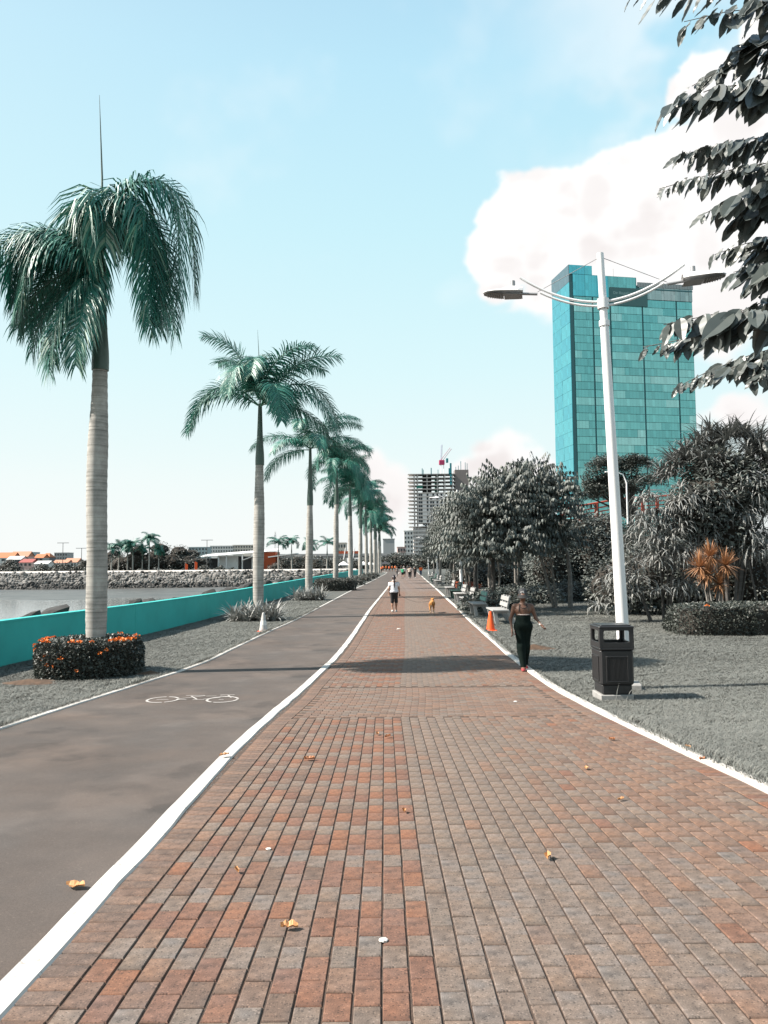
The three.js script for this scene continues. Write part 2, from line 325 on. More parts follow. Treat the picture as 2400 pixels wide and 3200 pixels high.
{
  const r = rng(77), list = [];
  const PW = .1142, PL = .21;
  const pick = a => a[Math.floor(r() * a.length)];
  const toneAt = (x, row, col) => {
    if (x < .24) return ((row + (col % 2) * 1 + 300) % 3 === 0) ? pick(paverTones.grey) : x > -.42 + (r() - .5) * .3 ? (r() < .08 ? pick(paverTones.brown) : pick(paverTones.red)) : (r() < .3 ? pick(paverTones.dark) : r() < .42 ? pick(paverTones.brown) : pick(paverTones.red));
    const g = smooth(.9, 2.1, x + (r() - .5) * .7);
    if (r() > g) return r() < .05 ? pick(paverTones.brown) : pick(paverTones.grey);
    return r() < .25 ? pick(paverTones.grey) : r() < .1 ? pick(paverTones.dark) : r() < .03 ? pick(paverTones.red) : pick(paverTones.brown);
  };
  const headX = d => -1.388 + (d > 13.5 ? midX(d) + 1.70 : (midX(13.5) + 1.70) * smooth(9.5, 13.5, d));
  const add = (x, d, along, tone, head = 0) => list.push({ x, d, along, tone, head });
  // columns up to the cross-laid band
  for (let c = 0; c < 36; c++) { const x = -1.28 + (c + .5) * PW; let k = 0; for (let d = 1.0 + (c % 2) * PL / 2; d < 10.62 - PL; d += PL) add(x, d + PL / 2, true, toneAt(x, k++, c)); }
  for (let c = 0; c < 36; c++) { const x0 = -1.28 + (c + .5) * PW; let k = 0; for (let d = 13.62 + (c % 2) * PL / 2; d < 60; d += PL) { const x = x0 + (midX(d) + 1.70) * (1 - c / 36) + (rightX(d) - 3.03) * (c / 36) * .96; add(x, d + PL / 2, true, toneAt(x0, k++, c)); } }
  for (let c = 0, d = 10.58; d < 13.52; d += PW, c++) for (let x = headX(d) + .155 + (c % 2) * PL / 2; x < rightX(d) - .3; x += PL) add(x + PL / 2 - .05, d + PW / 2, false, r() < .5 ? pick(paverTones.brown) : r() < .5 ? pick(paverTones.dark) : pick(paverTones.grey));
  // header courses along both kerbs
  for (let d = 1.0; d < 60; d += .112) { add(headX(d), d + .056, false, r() < .6 ? pick(paverTones.dark) : pick(paverTones.brown)); add(rightX(d) - .115, d + .056, false, r() < .75 ? pick(paverTones.brown) : pick(paverTones.red)); }
  const inFrame = b => Math.abs(b.x) < .49 * b.d && b.d > 2.95;
  list.sort((a, b) => (inFrame(b) - inFrame(a)) || a.d - b.d);
  const along = [0, 1, 2, 3, 4, 5].map(i => paverGeometry(PW - .0085, PL - .0070, i * .37, i * .23)), across = [0, 1, 2].map(i => paverGeometry(PL - .008, PW - .0075, i * .41, i * .19));
  const mats = new Map();
  const put = (o, b) => { o.position.set(b.x + (r() - .5) * .002, ground(b.d) + .008 + (r() - .5) * .0028, -b.d); o.rotation.set(-slope(b.d) * -1 + (r() - .5) * .01, (r() - .5) * .012, (r() - .5) * .01); };
  const dummy = new THREE.Object3D();
  const near = list.slice(0, 300), rest = list.slice(300);
  near.forEach((b, i) => {
    const key = b.tone.join(); if (!mats.has(key)) { const m = M.paver.clone(); m.color = lin(...b.tone).multiplyScalar(K); mats.set(key, m); }
    const m = new THREE.Mesh(b.along ? along[i % 6] : across[i % 3], mats.get(key)); m.name = 'brick'; put(m, b); m.castShadow = m.receiveShadow = true; promenade.add(m);
  });
  for (const [dir, gs] of [[true, along], [false, across]]) {
    const part = rest.filter(b => b.along === dir), im = new THREE.InstancedMesh(gs[1], M.paver, part.length); im.name = 'brick_field';
    part.forEach((b, i) => { put(dummy, b); dummy.updateMatrix(); im.setMatrixAt(i, dummy.matrix); const f = .92 + r() * .16; im.setColorAt(i, lin(b.tone[0] * f, b.tone[1] * f, b.tone[2] * f)); });
    im.castShadow = im.receiveShadow = true; promenade.add(stuff(im));
  }
}
struct(sheet(new MB(), 60, 262, d => midX(d) + .12, d => rightX(d) + .02, .034).build('far_promenade', M.pavingFar));

// white painted kerbs: stones laid end to end
function kerb(name, xf, w, h, d0, d1, len, seed, fold) {
  const r = rng(seed), g = new THREE.Group(); g.name = name; scene.add(struct(g));
  for (let a = d0; a < d1; a += len) {
    const mb = new MB(), b = Math.min(d1, a + len - .006), L = Math.max(len, 2), n = Math.max(4, Math.ceil((b - a) / .22)); const pr = [];
    const j = (r() - .5) * .006, jy = (r() - .5) * .004;
    for (let k = 0; k <= n; k++) {
      const d = a + (b - a) * k / n, x = xf(d) + j + (fold ? (noise3(d * 2.2, seed, 0) - .5) * .012 : (noise3(d * 1.6, seed, 0) - .5) * .008), ww = w + (noise3(d * 2.7, seed, 9) - .5) * (fold ? .014 : .008), y = ground(d), c = .012;
      pr.push([[x, y - .02, -d], [x, y + h - c + jy, -d], [x + c, y + h + jy, -d], [x + ww - c, y + h + jy, -d], [x + ww, y + h - c + jy, -d], [x + ww, y - .02, -d]]);
    }
    for (let k = 0; k < n; k++) for (let q = 0; q < 5; q++) mb.quad(pr[k][q], pr[k][q + 1], pr[k + 1][q + 1], pr[k + 1][q]);
    for (const [P, f] of [[pr[0], 0], [pr[n], 1]]) for (let q = 1; q < 5; q++) f ? mb.tri(P[0], P[q], P[q + 1]) : mb.tri(P[0], P[q + 1], P[q]);
    mb.build('kerb_stone', M.paint, g);
  }
}
kerb('middle_kerb', midX, .15, .05, -8, 192, 4.8, 3, true);
kerb('lawn_kerb', rightX, .15, .06, -8, 192, 3.2, 4, true);
kerb('outer_kerb', d => leftX(d) - .12, .12, .04, -8, 246, 4.8, 5, false);
{ // loose grit in the gap beside the middle kerb
  const r = rng(15), g = new THREE.IcosahedronGeometry(.006, 0), im = new THREE.InstancedMesh(g, mat(1, 1, 1, { roughness: 1 }), 3600), o = new THREE.Object3D();
  for (let i = 0; i < 3600; i++) { const d = 2.2 + Math.pow(r(), 1.5) * 12; o.position.set(midX(d) + .158 + Math.pow(r(), 1.6) * .045, ground(d) + .016 + r() * .016, -d); o.rotation.set(r() * 6, r() * 6, 0); const s = .5 + r() * 1.3; o.scale.set(s, s * .7, s); o.updateMatrix(); im.setMatrixAt(i, o.matrix); const c = .05 + r() * .16; im.setColorAt(i, lin(c, c * .95, c * .9)); }
  im.name = 'kerb_grit'; im.receiveShadow = true; scene.add(stuff(im));
}

// bicycle painted on the path
{
  const mb = new MB(), cx = -3.12, cd = 12.62, H = .026;
  const P = (x, z) => { const d = cd + z; return [cx + x, ground(d) + H, -d]; };
  const bar = (x0, z0, x1, z1, w = .029) => { const l = Math.hypot(x1 - x0, z1 - z0), nx = -(z1 - z0) / l * w / 2, nz = (x1 - x0) / l * w / 2, n = Math.max(1, Math.ceil(l / .2)); for (let k = 0; k < n; k++) { const a = k / n, b = (k + 1) / n, L = (s, t) => s + (t - s); const xa = x0 + (x1 - x0) * a, za = z0 + (z1 - z0) * a, xb = x0 + (x1 - x0) * b, zb = z0 + (z1 - z0) * b; mb.quad(P(xa - nx, za - nz), P(xb - nx, zb - nz), P(xb + nx, zb + nz), P(xa + nx, za + nz)); } };
  const ring = (x, z, r, from, to) => { const n = 22; for (let k = 0; k < n; k++) { const a = from + (to - from) * k / n, b = from + (to - from) * (k + 1) / n; const q = (w, s) => P(x + Math.cos(w) * (r + s), z + Math.sin(w) * (r + s) * 1.25); mb.quad(q(a, -.02), q(a, .02), q(b, .02), q(b, -.02)); } };
  ring(-.47, -.06, .24, .5, 1.5); ring(-.47, -.06, .24, 1.65, 5.0); ring(-.47, -.06, .24, 5.15, 6.6);
  ring(.50, -.10, .24, .2, 1.2); ring(.50, -.10, .24, 1.35, 4.2); ring(.50, -.10, .24, 4.35, 6.3);
  bar(-.57, -.06, -.38, -.05); bar(.44, -.1, .52, -.1);
  bar(-.26, -.05, -.08, -.09); bar(.02, -.1, .20, -.1); bar(-.22, .02, .12, .32); bar(-.2, .36, .12, .36); bar(.15, .28, .32, .28); bar(-.1, .30, .08, -.06); bar(.18, -.05, .42, .12); bar(.36, .40, .60, .40); bar(.38, .28, .62, .2); bar(.5, .36, .6, .1);
  struct(mb.build('bicycle_marking', M.marking));
}

// grass blades on the lawns that lie near
{
  const r = rng(5), mb = new MB();
  for (let k = 0; k < 9; k++) { const a = r() * 6.28, l = .034 + r() * .04, w = .0024 + r() * .0014, x = (r() - .5) * .12, z = (r() - .5) * .12, lean = .5 + r() * 1.1; const dx = Math.cos(a), dz = Math.sin(a), b = [x + dx * l * lean, l, z + dz * l * lean], m = [x + dx * l * lean * .35, l * .62, z + dz * l * lean * .35]; mb.tri([x - dz * w, 0, z + dx * w], [x + dz * w, 0, z - dx * w], [m[0] + dz * w * .8, m[1], m[2] - dx * w * .8]); mb.tri([x - dz * w, 0, z + dx * w], [m[0] + dz * w * .8, m[1], m[2] - dx * w * .8], [m[0] - dz * w * .8, m[1], m[2] + dx * w * .8]); mb.tri([m[0] - dz * w * .8, m[1], m[2] + dx * w * .8], [m[0] + dz * w * .8, m[1], m[2] - dx * w * .8], b); }
  const g = mb.geometry(), spots = [];
  const N = 290000;
  while (spots.length < N) {
    const t = r(), d = 4.5 + Math.pow(t, 1.7) * 42, side = r();
    let x; if (side < .62) x = rightX(d) + .16 + r() * Math.max(.5, .56 * d - rightX(d) + 2.6); else x = leftX(d) - .13 - r() * (leftX(d) - wallX(d) - .1);
    if (Math.abs(x) > .56 * d + 2.6) continue;
    if (noise3(x * 1.7, d * 1.7, 3) < .25 && r() < .5) continue;
    spots.push([x, d]);
  }
  for (let i = 0; i < 7000; i++) { const d = 5 + Math.pow(r(), 1.4) * 34; spots.push(i % 2 ? [rightX(d) + .135 + r() * .05, d, 1] : [leftX(d) - .11 - r() * .05, d, 1]); }
  const im = new THREE.InstancedMesh(g, mat(1, 1, 1, { side: THREE.DoubleSide, roughness: .7 }), spots.length), o = new THREE.Object3D();
  spots.forEach(([x, d, edge], i) => { o.position.set(x, ground(d) - .002, -d); o.rotation.y = r() * 6.28; const s = (.55 + r() * .6) * (.75 + .5 * noise3(x * .9, d * .9, 8)) * (1 + d * .004); o.scale.set(s * (1 + d * .008), s * (edge ? 1.5 : .6), s * (1 + d * .008)); o.updateMatrix(); im.setMatrixAt(i, o.matrix); const c = (.86 + .3 * noise3(x * .6, d * .6, 1) + .12 * (noise3(x * 3, d * 3, 5) - .5)) * (.9 + r() * .2), w = r() * .06; im.setColorAt(i, lin(.152 * c * (1 + w), .160 * c, .142 * c)); });
  im.name = 'lawn_grass'; im.castShadow = im.receiveShadow = true; scene.add(stuff(im));
}

// teal sea wall along the lawn
{
  const w = thing('sea_wall', 'low turquoise concrete wall with a pale top along the water', 'wall');
  const E2 = (d) => wallX(d);
  for (let a = -8; a < 176; a += 8) {
    const mb = new MB(), cp = new MB(), n = 8, b = a + 7.985;
    for (let k = 0; k < n; k++) {
      const d0 = a + (b - a) * k / n, d1 = a + (b - a) * (k + 1) / n, t0 = ground(d0) + .97, t1 = ground(d1) + .97, y0 = ground(d0) - .1, y1 = ground(d1) - .1, x0 = E2(d0), x1 = E2(d1), T = .22;
      mb.quad([x0, y0, -d0], [x1, y1, -d1], [x1, t1, -d1], [x0, t0, -d0]); mb.quad([x1 - T, -2.6, -d1], [x0 - T, -2.6, -d0], [x0 - T, t0, -d0], [x1 - T, t1, -d1]);
      const o = .012, h = .045;
      cp.quad([x0 + o, t0, -d0], [x1 + o, t1, -d1], [x1 + o, t1 + h, -d1], [x0 + o, t0 + h, -d0]); cp.quad([x1 - T - o, t1, -d1], [x0 - T - o, t0, -d0], [x0 - T - o, t0 + h, -d0], [x1 - T - o, t1 + h, -d1]);
      cp.quad([x0 - T - o, t0 + h, -d0], [x0 + o, t0 + h, -d0], [x1 + o, t1 + h, -d1], [x1 - T - o, t1 + h, -d1]); cp.quad([x1 - T - o, t1, -d1], [x1 + o, t1, -d1], [x0 + o, t0, -d0], [x0 - T - o, t0, -d0]);
      if (k === 0) { mb.quad([x0 - T, y0, -d0], [x0, y0, -d0], [x0, t0, -d0], [x0 - T, t0, -d0]); cp.quad([x0 - T - o, t0, -d0], [x0 + o, t0, -d0], [x0 + o, t0 + h, -d0], [x0 - T - o, t0 + h, -d0]); }
      if (k === n - 1) { mb.quad([x1, y1, -d1], [x1 - T, y1, -d1], [x1 - T, t1, -d1], [x1, t1, -d1]); cp.quad([x1 + o, t1, -d1], [x1 - T - o, t1, -d1], [x1 - T - o, t1 + h, -d1], [x1 + o, t1 + h, -d1]); }
    }
    mb.build('wall_panel', M.teal, w); cp.build('coping', M.teal, w);
  }
}

// the bay: water, mud banks, rock slopes
{
  const water = new MB(); water.quad([-1400, -2.5, 40], [-7.2, -2.5, 40], [-4, -2.5, -166], [-1400, -2.5, -166]);
  struct(water.build('bay_water', mat(.20, .225, .225, { roughness: .04, bumpMap: rep(speckBump, .05), bumpScale: .01 })));
  const mud = new MB(), h = (x, d) => -2.50 + smooth(92, 128, d + (noise3(x * .06, d * .05, 5) - .5) * 26) * .22 + smooth(-40, -16, x) * .12 * smooth(40, 80, d) + (fbm3(x * .09, d * .22, 2, 4) - .5) * .55 - .13 - .16 * (1 - smooth(80, 105, d));
  for (let x = -150; x < -5; x += 2.5) for (let d = 18; d < 166; d += 2) { const P = (a, b) => [a, h(a, b), -b]; mud.quad(P(x, d), P(x + 2.5, d), P(x + 2.5, d + 2), P(x, d + 2)); }
  struct(mud.build('mud_flat', mat(.15, .14, .125, { map: rep(mudTex, .08), roughness: .42 })));
}
function rockGeometry(seed) {
  const r = rng(seed), g = new THREE.IcosahedronGeometry(.5, 1), p = g.attributes.position, ax = .75 + r() * .5, ay = .5 + r() * .4, az = .75 + r() * .5;
  const cuts = Array.from({ length: 7 }, () => [V(r() - .5, r() - .5, r() - .5).normalize(), .26 + r() * .16]);
  for (let i = 0; i < p.count; i++) { const v = V(p.getX(i), p.getY(i), p.getZ(i)); for (const [n, k] of cuts) { const e = v.dot(n) - k; if (e > 0) v.addScaledVector(n, -e); } p.setXYZ(i, v.x * ax * 1.3, v.y * ay * 1.3, v.z * az * 1.3); }
  g.computeVertexNormals(); const u = g.attributes.uv; for (let i = 0; i < p.count; i++) u.setXY(i, p.getX(i) * 1.2 + seed * .3, p.getY(i) * 1.2 + p.getZ(i)); return g;
}
const rocks = Array.from({ length: 6 }, (_, i) => rockGeometry(i + 40));
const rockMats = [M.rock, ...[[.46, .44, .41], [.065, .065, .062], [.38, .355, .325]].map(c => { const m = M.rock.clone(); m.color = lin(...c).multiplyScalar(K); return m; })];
{
  // far shore: stone slope with a white parapet
  const rv = thing('rock_revetment', 'long slope of grey boulders across the bay under a white parapet', 'revetment'), r = rng(88), all = [];
  const bank = new MB(), sx = [-150, -5.0];
  bank.quad([sx[0], -2.9, -159.5], [sx[1], -2.9, -159.5], [sx[1], .75, -164.3], [sx[0], .75, -164.3]); bank.quad([sx[0], .75, -164.3], [sx[1], .75, -164.3], [sx[1], .9, -167.5], [sx[0], .9, -167.5]); bank.quad([sx[0], .9, -167.5], [sx[1], .9, -167.5], [sx[1], -.2, -168], [sx[0], -.2, -168]);
  bank.build('bank', M.rock, rv);
  for (let row = 0; row < 9; row++) for (let x = -150 + (row % 2) * .4; x < -5.5; x += .46 + r() * .3) { const t = row / 8; all.push({ x, y: -2.55 + t * 3.25 + (r() - .5) * .15, z: -159.8 - t * 4.6 + (r() - .5) * .3, s: .5 + r() * .42, q: [r() * 6, r() * 6, r() * 6], k: Math.floor(r() * 6) }); }
  all.sort((a, b) => b.s - a.s);
  const view = all.filter(a => a.x > -82 && a.x < -8).slice(0, 300), set = new Set(view), rest = all.filter(a => !set.has(a));
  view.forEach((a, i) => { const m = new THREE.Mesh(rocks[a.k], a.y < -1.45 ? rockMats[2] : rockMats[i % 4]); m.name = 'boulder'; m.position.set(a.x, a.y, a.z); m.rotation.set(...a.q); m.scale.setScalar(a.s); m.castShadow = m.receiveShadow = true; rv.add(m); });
  const o = new THREE.Object3D();
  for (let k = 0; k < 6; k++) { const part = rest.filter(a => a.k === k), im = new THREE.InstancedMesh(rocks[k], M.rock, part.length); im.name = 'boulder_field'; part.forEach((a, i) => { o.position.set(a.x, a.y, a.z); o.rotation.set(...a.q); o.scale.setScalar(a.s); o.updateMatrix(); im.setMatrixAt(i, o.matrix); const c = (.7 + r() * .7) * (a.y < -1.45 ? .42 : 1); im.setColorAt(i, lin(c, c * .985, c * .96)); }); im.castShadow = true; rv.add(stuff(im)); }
  const pp = thing('parapet_wall', 'thin white parapet topping the boulder slope across the bay', 'wall', [0, 0, 0]);
  for (let x = -150; x < -6; x += 6) { const b = new MB(), x1 = x + 5.97; b.quad([x, .5, -164.5], [x1, .5, -164.5], [x1, .92, -164.6], [x, .92, -164.6]); b.quad([x, .92, -164.6], [x1, .92, -164.6], [x1, 1.24, -165.0], [x, 1.24, -165.0]); b.quad([x, 1.24, -165.0], [x1, 1.24, -165.0], [x1, 1.24, -165.4], [x, 1.24, -165.4]); b.quad([x1, .5, -165.4], [x, .5, -165.4], [x, 1.24, -165.4], [x1, 1.24, -165.4]); b.build('parapet_block', M.paint, pp); };
  // boulders behind the teal wall
  const nr = thing('rock_bank', 'dark boulders heaped behind the near turquoise wall by the water', 'rocks');
  const rr = rng(9), sb = new MB();
  for (let d = 14; d < 110; d += 4) { const a = wallX(d) - .24, b = wallX(d + 4) - .24; sb.quad([a, .35, -d], [b, .35, -d - 4], [b - 5.5, -2.8, -d - 4], [a - 5.5, -2.8, -d]); }
  sb.build('bank', M.rock, nr);
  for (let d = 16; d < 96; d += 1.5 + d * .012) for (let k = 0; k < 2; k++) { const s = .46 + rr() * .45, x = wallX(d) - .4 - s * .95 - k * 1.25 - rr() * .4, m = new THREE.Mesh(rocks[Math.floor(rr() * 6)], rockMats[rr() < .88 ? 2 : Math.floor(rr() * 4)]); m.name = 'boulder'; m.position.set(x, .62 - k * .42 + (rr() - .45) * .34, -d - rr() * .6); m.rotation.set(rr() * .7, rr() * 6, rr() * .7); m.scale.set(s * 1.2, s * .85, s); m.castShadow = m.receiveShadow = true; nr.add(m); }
}
// ================================================================ vegetation
const tint = (mb, r, f, warm = .06) => { const k = f * (.7 + r() * .6), w = (r() - .5) * warm; mb.col(k * (1 + w), k, k * (1 - w)); };
// one palm frond: rachis and two combs of leaflets. az 0 = +x, 90 = towards +z; the rachis bends down by droop over its length
function frondMesh(o, parent, base) {
  const { az, el, len = 3.2, droop = 1.5, sag = .55, n = 110, ll = .80, lw = .044, seed = 1, lift = .42, twist = 0, bend = 1.4, dry = 0, turn, grow = 1 } = o;
  const r = rng(seed), mb = new MB(), a = az * Math.PI / 180, e0 = el * Math.PI / 180, N = 18;
  const H = V(Math.cos(a), 0, Math.sin(a)), pts = [base.clone()], tan = [];
  for (let i = 0; i < N; i++) { const s = (i + .5) / N, e = e0 - droop * (turn ? smooth(turn[0], turn[1], s) : Math.pow(s, bend)); const T = V(H.x * Math.cos(e), Math.sin(e), H.z * Math.cos(e)); tan.push(T); pts.push(pts[i].clone().addScaledVector(T, len * grow / N)); }
  tan.push(tan[N - 1].clone());
  mb.col(1.1, 1.1, .9);
  mb.tube(pts.filter((_, i) => i % 2 === 0).map(p => [p.x, p.y, p.z]), pts.filter((_, i) => i % 2 === 0).map((_, i, q) => .032 * (1 - .85 * i / (q.length - 1)) + .004), 5, false);
  const S0 = V(-H.z, 0, H.x);
  for (let i = 0; i < n; i++) for (const side of [-1, 1]) {
    const s = .10 + .9 * (i + r() * .8) / n, f = s * N, k = Math.min(N - 1, Math.floor(f));
    const P = pts[k].clone().lerp(pts[k + 1], f - k), T = tan[k];
    const S = S0.clone().applyAxisAngle(T, twist), U = V().crossVectors(S, T).negate(); if (U.y < 0) U.negate();
    const fw = .35 + .55 * s + (r() - .5) * .25, up = lift * ((i % 3) * .9 - .75 + (r() - .5) * .7) + .08;
    let D = S.clone().multiplyScalar(side).addScaledVector(T, fw).addScaledVector(U, up).normalize();
    const L = ll * (.45 + .75 * Math.sin(Math.PI * Math.min(1, .12 + s * .86))) * (.85 + r() * .3), w = lw * (.75 + r() * .5);
    tint(mb, r, 1, .10); if (dry && r() < dry) mb.col(9 + r() * 3, 2.1 + r() * .5, 2.4);
    let W = T.clone().addScaledVector(D, -T.dot(D)).normalize();
    let A = P.clone(), pa = [A.clone().addScaledVector(W, -w * .35), A.clone().addScaledVector(W, w * .35)];
    const G = sag * (.8 + r() * .4);
    for (let q = 1; q <= 3; q++) {
      D.y -= G * (q === 1 ? .35 : .6); D.normalize(); A = A.clone().addScaledVector(D, L / 3); W = W.addScaledVector(D, -W.dot(D)).normalize();
      const ww = q === 1 ? w * .5 : q === 2 ? w * .36 : 0;
      const g = v => [v.x, v.y, v.z];
      if (q < 3) { const pb = [A.clone().addScaledVector(W, -ww), A.clone().addScaledVector(W, ww)]; mb.quad(g(pa[0]), g(pa[1]), g(pb[1]), g(pb[0])); pa = pb; } else mb.tri(g(pa[0]), g(pa[1]), g(A));
    }
  }
  return mb.build('frond', M.frond, parent);
}
function palm(label, pos, spec, group) {
  const { h0 = 6.3, h1 = 8.3, r0 = .185, lean = [0, 0], spear = 2.3, fronds, seed = 1, crown = 1 } = spec;
  const t = thing('royal_palm', label, 'palm tree', pos, 0, group), mb = new MB(), r = rng(seed);
  const P = [], R = [], n = 60;
  for (let i = 0; i <= n; i++) { const y = h0 * i / n, s = i / n; const rad = r0 * (1 + .45 * Math.exp(-y / .22) + .10 * Math.sin(Math.PI * Math.min(1, s * 1.15)) - .20 * smooth(.75, 1, s)) + (i % 2 ? .004 : -.003) + (noise3(y * 1.5, seed, 1) - .5) * .016; P.push([lean[0] * s + (noise3(y * .5, seed, 4) - .5) * .05, y - .05, lean[1] * s]); R.push(rad); }
  mb.tube(P, R, 20, false); mb.build('trunk', M.trunk, t);
  const sp = [], sr = [], q = 12; for (let i = 0; i <= q; i++) { const s = i / q; sp.push([lean[0] * (1 + s * .2), h0 - .05 + (h1 - h0) * s, lean[1] * (1 + s * .2)]); sr.push(r0 * (.80 + .16 * Math.exp(-Math.pow((s - .12) / .2, 2)) - .42 * s)); }
  new MB().tube(sp, sr, 16, true).build('crownshaft', M.shaft, t);
  const top = V(lean[0] * 1.2, h1 - .1, lean[1] * 1.2);
  if (spear) new MB().tube([[top.x, top.y - .1, top.z], [top.x - .03, top.y + spear * .5, top.z], [top.x - .11, top.y + spear, top.z + .02]], [.032, .022, .004], 6).build('spear_leaf', M.shaft, t);
  fronds.forEach((f, i) => frondMesh({ seed: seed * 50 + i, grow: crown, ...f, ll: (f.ll || .8) * (crown > 1 ? 1.08 : 1) }, t, top.clone().add(V((r() - .5) * .12, -.12 + (f.el > 50 ? .35 : 0) + r() * .15, (r() - .5) * .12))));
  return t;
}
const PG = 'royal palms in a row along the turquoise wall';
// the near palm: heavy hanging fronds
palm('nearest tall royal palm with drooping curtains of fronds, ringed by flowering hedge', [-5.95, 0, -15.9], {
  h0: 6.35, h1: 8.75, crown: 1.0, r0: .19, lean: [.02, 0], spear: 3.65, seed: 3, fronds: [
    { az: 182, el: 42, len: 4.0, droop: 1.35, sag: 1.15, ll: 1.05, n: 106, lw: .034, lift: .3, turn: [.1, .7] }, { az: 172, el: 38, len: 3.0, droop: 2.1, sag: 1.15, ll: 1.0, n: 98, lw: .034, lift: .3, turn: [.15, .75] },
    { az: 150, el: 20, len: 2.7, droop: 1.75, sag: 1.15, ll: .95, n: 90, lw: .034, lift: .3, dry: .12, turn: [.2, .7] }, { az: 198, el: 12, len: 2.9, droop: 1.6, sag: 1.15, ll: .95, n: 90, lw: .034, lift: .3, turn: [.25, .8] }, { az: 180, el: -10, len: 2.4, droop: 1.2, sag: 1.0, ll: .85, n: 82, lw: .034, lift: .3 },
    { az: 4, el: 80, len: 4.9, droop: 2.95, sag: 1.15, ll: 1.0, n: 122, lw: .034, lift: .3, turn: [.10, .68] }, { az: -16, el: 76, len: 5.0, droop: 2.85, sag: 1.1, ll: 1.0, n: 122, lw: .034, lift: .3, turn: [.12, .74] }, { az: 28, el: 74, len: 4.4, droop: 2.8, sag: 1.15, ll: 1.0, n: 114, lw: .034, lift: .3, turn: [.1, .5], dry: .06 },
    { az: 6, el: 55, len: 3.5, droop: 2.4, sag: 1.15, ll: .9, n: 98, lw: .034, lift: .3, turn: [.1, .5] }, { az: -34, el: 60, len: 4.0, droop: 2.5, sag: 1.1, ll: .95, n: 106, lw: .034, lift: .3, turn: [.12, .55] },
    { az: 60, el: 82, len: 2.7, droop: 3.0, sag: 1.3, ll: 1.1, n: 90, lw: .033, lift: .25, turn: [.3, .65], dry: .25 }, { az: 112, el: 84, len: 2.6, droop: 3.1, sag: 1.3, ll: 1.15, n: 90, lw: .033, lift: .25, turn: [.25, .6], dry: .3 }, { az: 150, el: 80, len: 2.4, droop: 3.0, sag: 1.3, ll: 1.0, n: 82, lw: .033, lift: .25, turn: [.25, .6], dry: .2 },
    { az: 100, el: -52, len: 2.7, droop: .7, sag: 1.0, ll: .75, n: 90, lw: .033, lift: .3, dry: .3 }, { az: 128, el: -45, len: 2.6, droop: .9, sag: 1.0, ll: .8, n: 90, lw: .033, lift: .3, dry: .3 }, { az: 140, el: -48, len: 2.8, droop: .8, sag: 1.0, ll: .8, n: 90, lw: .033, lift: .3, dry: .12 }, { az: 168, el: -35, len: 2.5, droop: .9, sag: 1.0, ll: .8, n: 82, lw: .033, lift: .3 },
    { az: 178, el: 30, len: 3.3, droop: 2.2, sag: 1.15, ll: 1.0, n: 100, lw: .034, lift: .3, turn: [.25, .85] }, { az: 300, el: 60, len: 3.6, droop: 2.5, sag: 1.0, ll: 1.0, n: 82, lift: .3, turn: [.1, .6] }, { az: 235, el: 60, len: 3.4, droop: 2.4, sag: 1.0, ll: 1.0, n: 82, lift: .3, turn: [.1, .6] }],
}, PG);
const crownTwo = [
  { az: 174, el: 66, len: 3.3, droop: 1.0, sag: .35, turn: [.4, 1] }, { az: 6, el: 50, len: 3.7, droop: 1.0, sag: .35, lift: .6, turn: [.3, 1] }, { az: 184, el: 46, len: 4.0, droop: 2.0, sag: .5, turn: [.05, .85] }, { az: 168, el: 30, len: 3.6, droop: 1.8, sag: .6, turn: [.1, .9] },
  { az: -10, el: 46, len: 4.3, droop: 2.1, sag: .6, turn: [.05, .9] }, { az: 12, el: 26, len: 4.0, droop: 1.7, sag: .7, turn: [.1, .9] }, { az: -4, el: 4, len: 3.1, droop: 1.3, sag: .8 }, { az: 96, el: 80, len: 2.9, droop: 2.4, sag: .7, dry: .2, turn: [.3, .8] }, { az: 120, el: 60, len: 3.0, droop: 2.3, sag: .7, dry: .1, turn: [.2, .8] }, { az: 60, el: 45, len: 3.2, droop: 2.1, sag: .7, turn: [.1, .8] },
  { az: 250, el: 60, len: 3.2, droop: 1.8, sag: .6 }, { az: 290, el: 50, len: 3.3, droop: 1.8, sag: .6 }, { az: 330, el: 66, len: 3.3, droop: 1.6, sag: .6 }, { az: 215, el: 70, len: 3.1, droop: 1.4, sag: .6 }, { az: 20, el: 74, len: 3.2, droop: 1.6, sag: .5 }];
const p2 = palm('second royal palm from the camera, star-shaped crown with fronds spread wide', [-5.22, 0, -31.9], { h0: 6.4, h1: 9.0, r0: .205, crown: 1.13, spear: 3.2, seed: 7, lean: [.05, 0], fronds: crownTwo }, PG);
const p3 = palm('third royal palm from the camera, shorter trunk above spiky lily clump', [-4.8, 0, -48.8], { h0: 6.0, h1: 9.7, r0: .215, crown: 1.2, spear: 1.6, seed: 11, lean: [.1, 0], fronds: [
  { az: 178, el: 40, len: 3.6, droop: 1.7, sag: .6 }, { az: 165, el: 70, len: 3.0, droop: 1.4, sag: .4 }, { az: 15, el: 60, len: 3.4, droop: 1.6, sag: .6 }, { az: 0, el: 38, len: 3.8, droop: 1.9, sag: .7 }, { az: -15, el: 15, len: 3.4, droop: 1.3, sag: .8 }, { az: 195, el: 5, len: 3.2, droop: 1.5, sag: .8 }, { az: 100, el: 66, len: 3.0, droop: 2.3, sag: .8, dry: .2 }, { az: 70, el: 40, len: 3.0, droop: 2.0, sag: .8, dry: .15 }, { az: 130, el: 25, len: 3.0, droop: 1.5, sag: .8 }, { az: 250, el: 50, len: 3.2, droop: 1.5, sag: .6 }, { az: 300, el: 45, len: 3.2, droop: 1.6, sag: .6 }, { az: 338, el: 55, len: 3.3, droop: 1.4, sag: .6 }] }, PG);
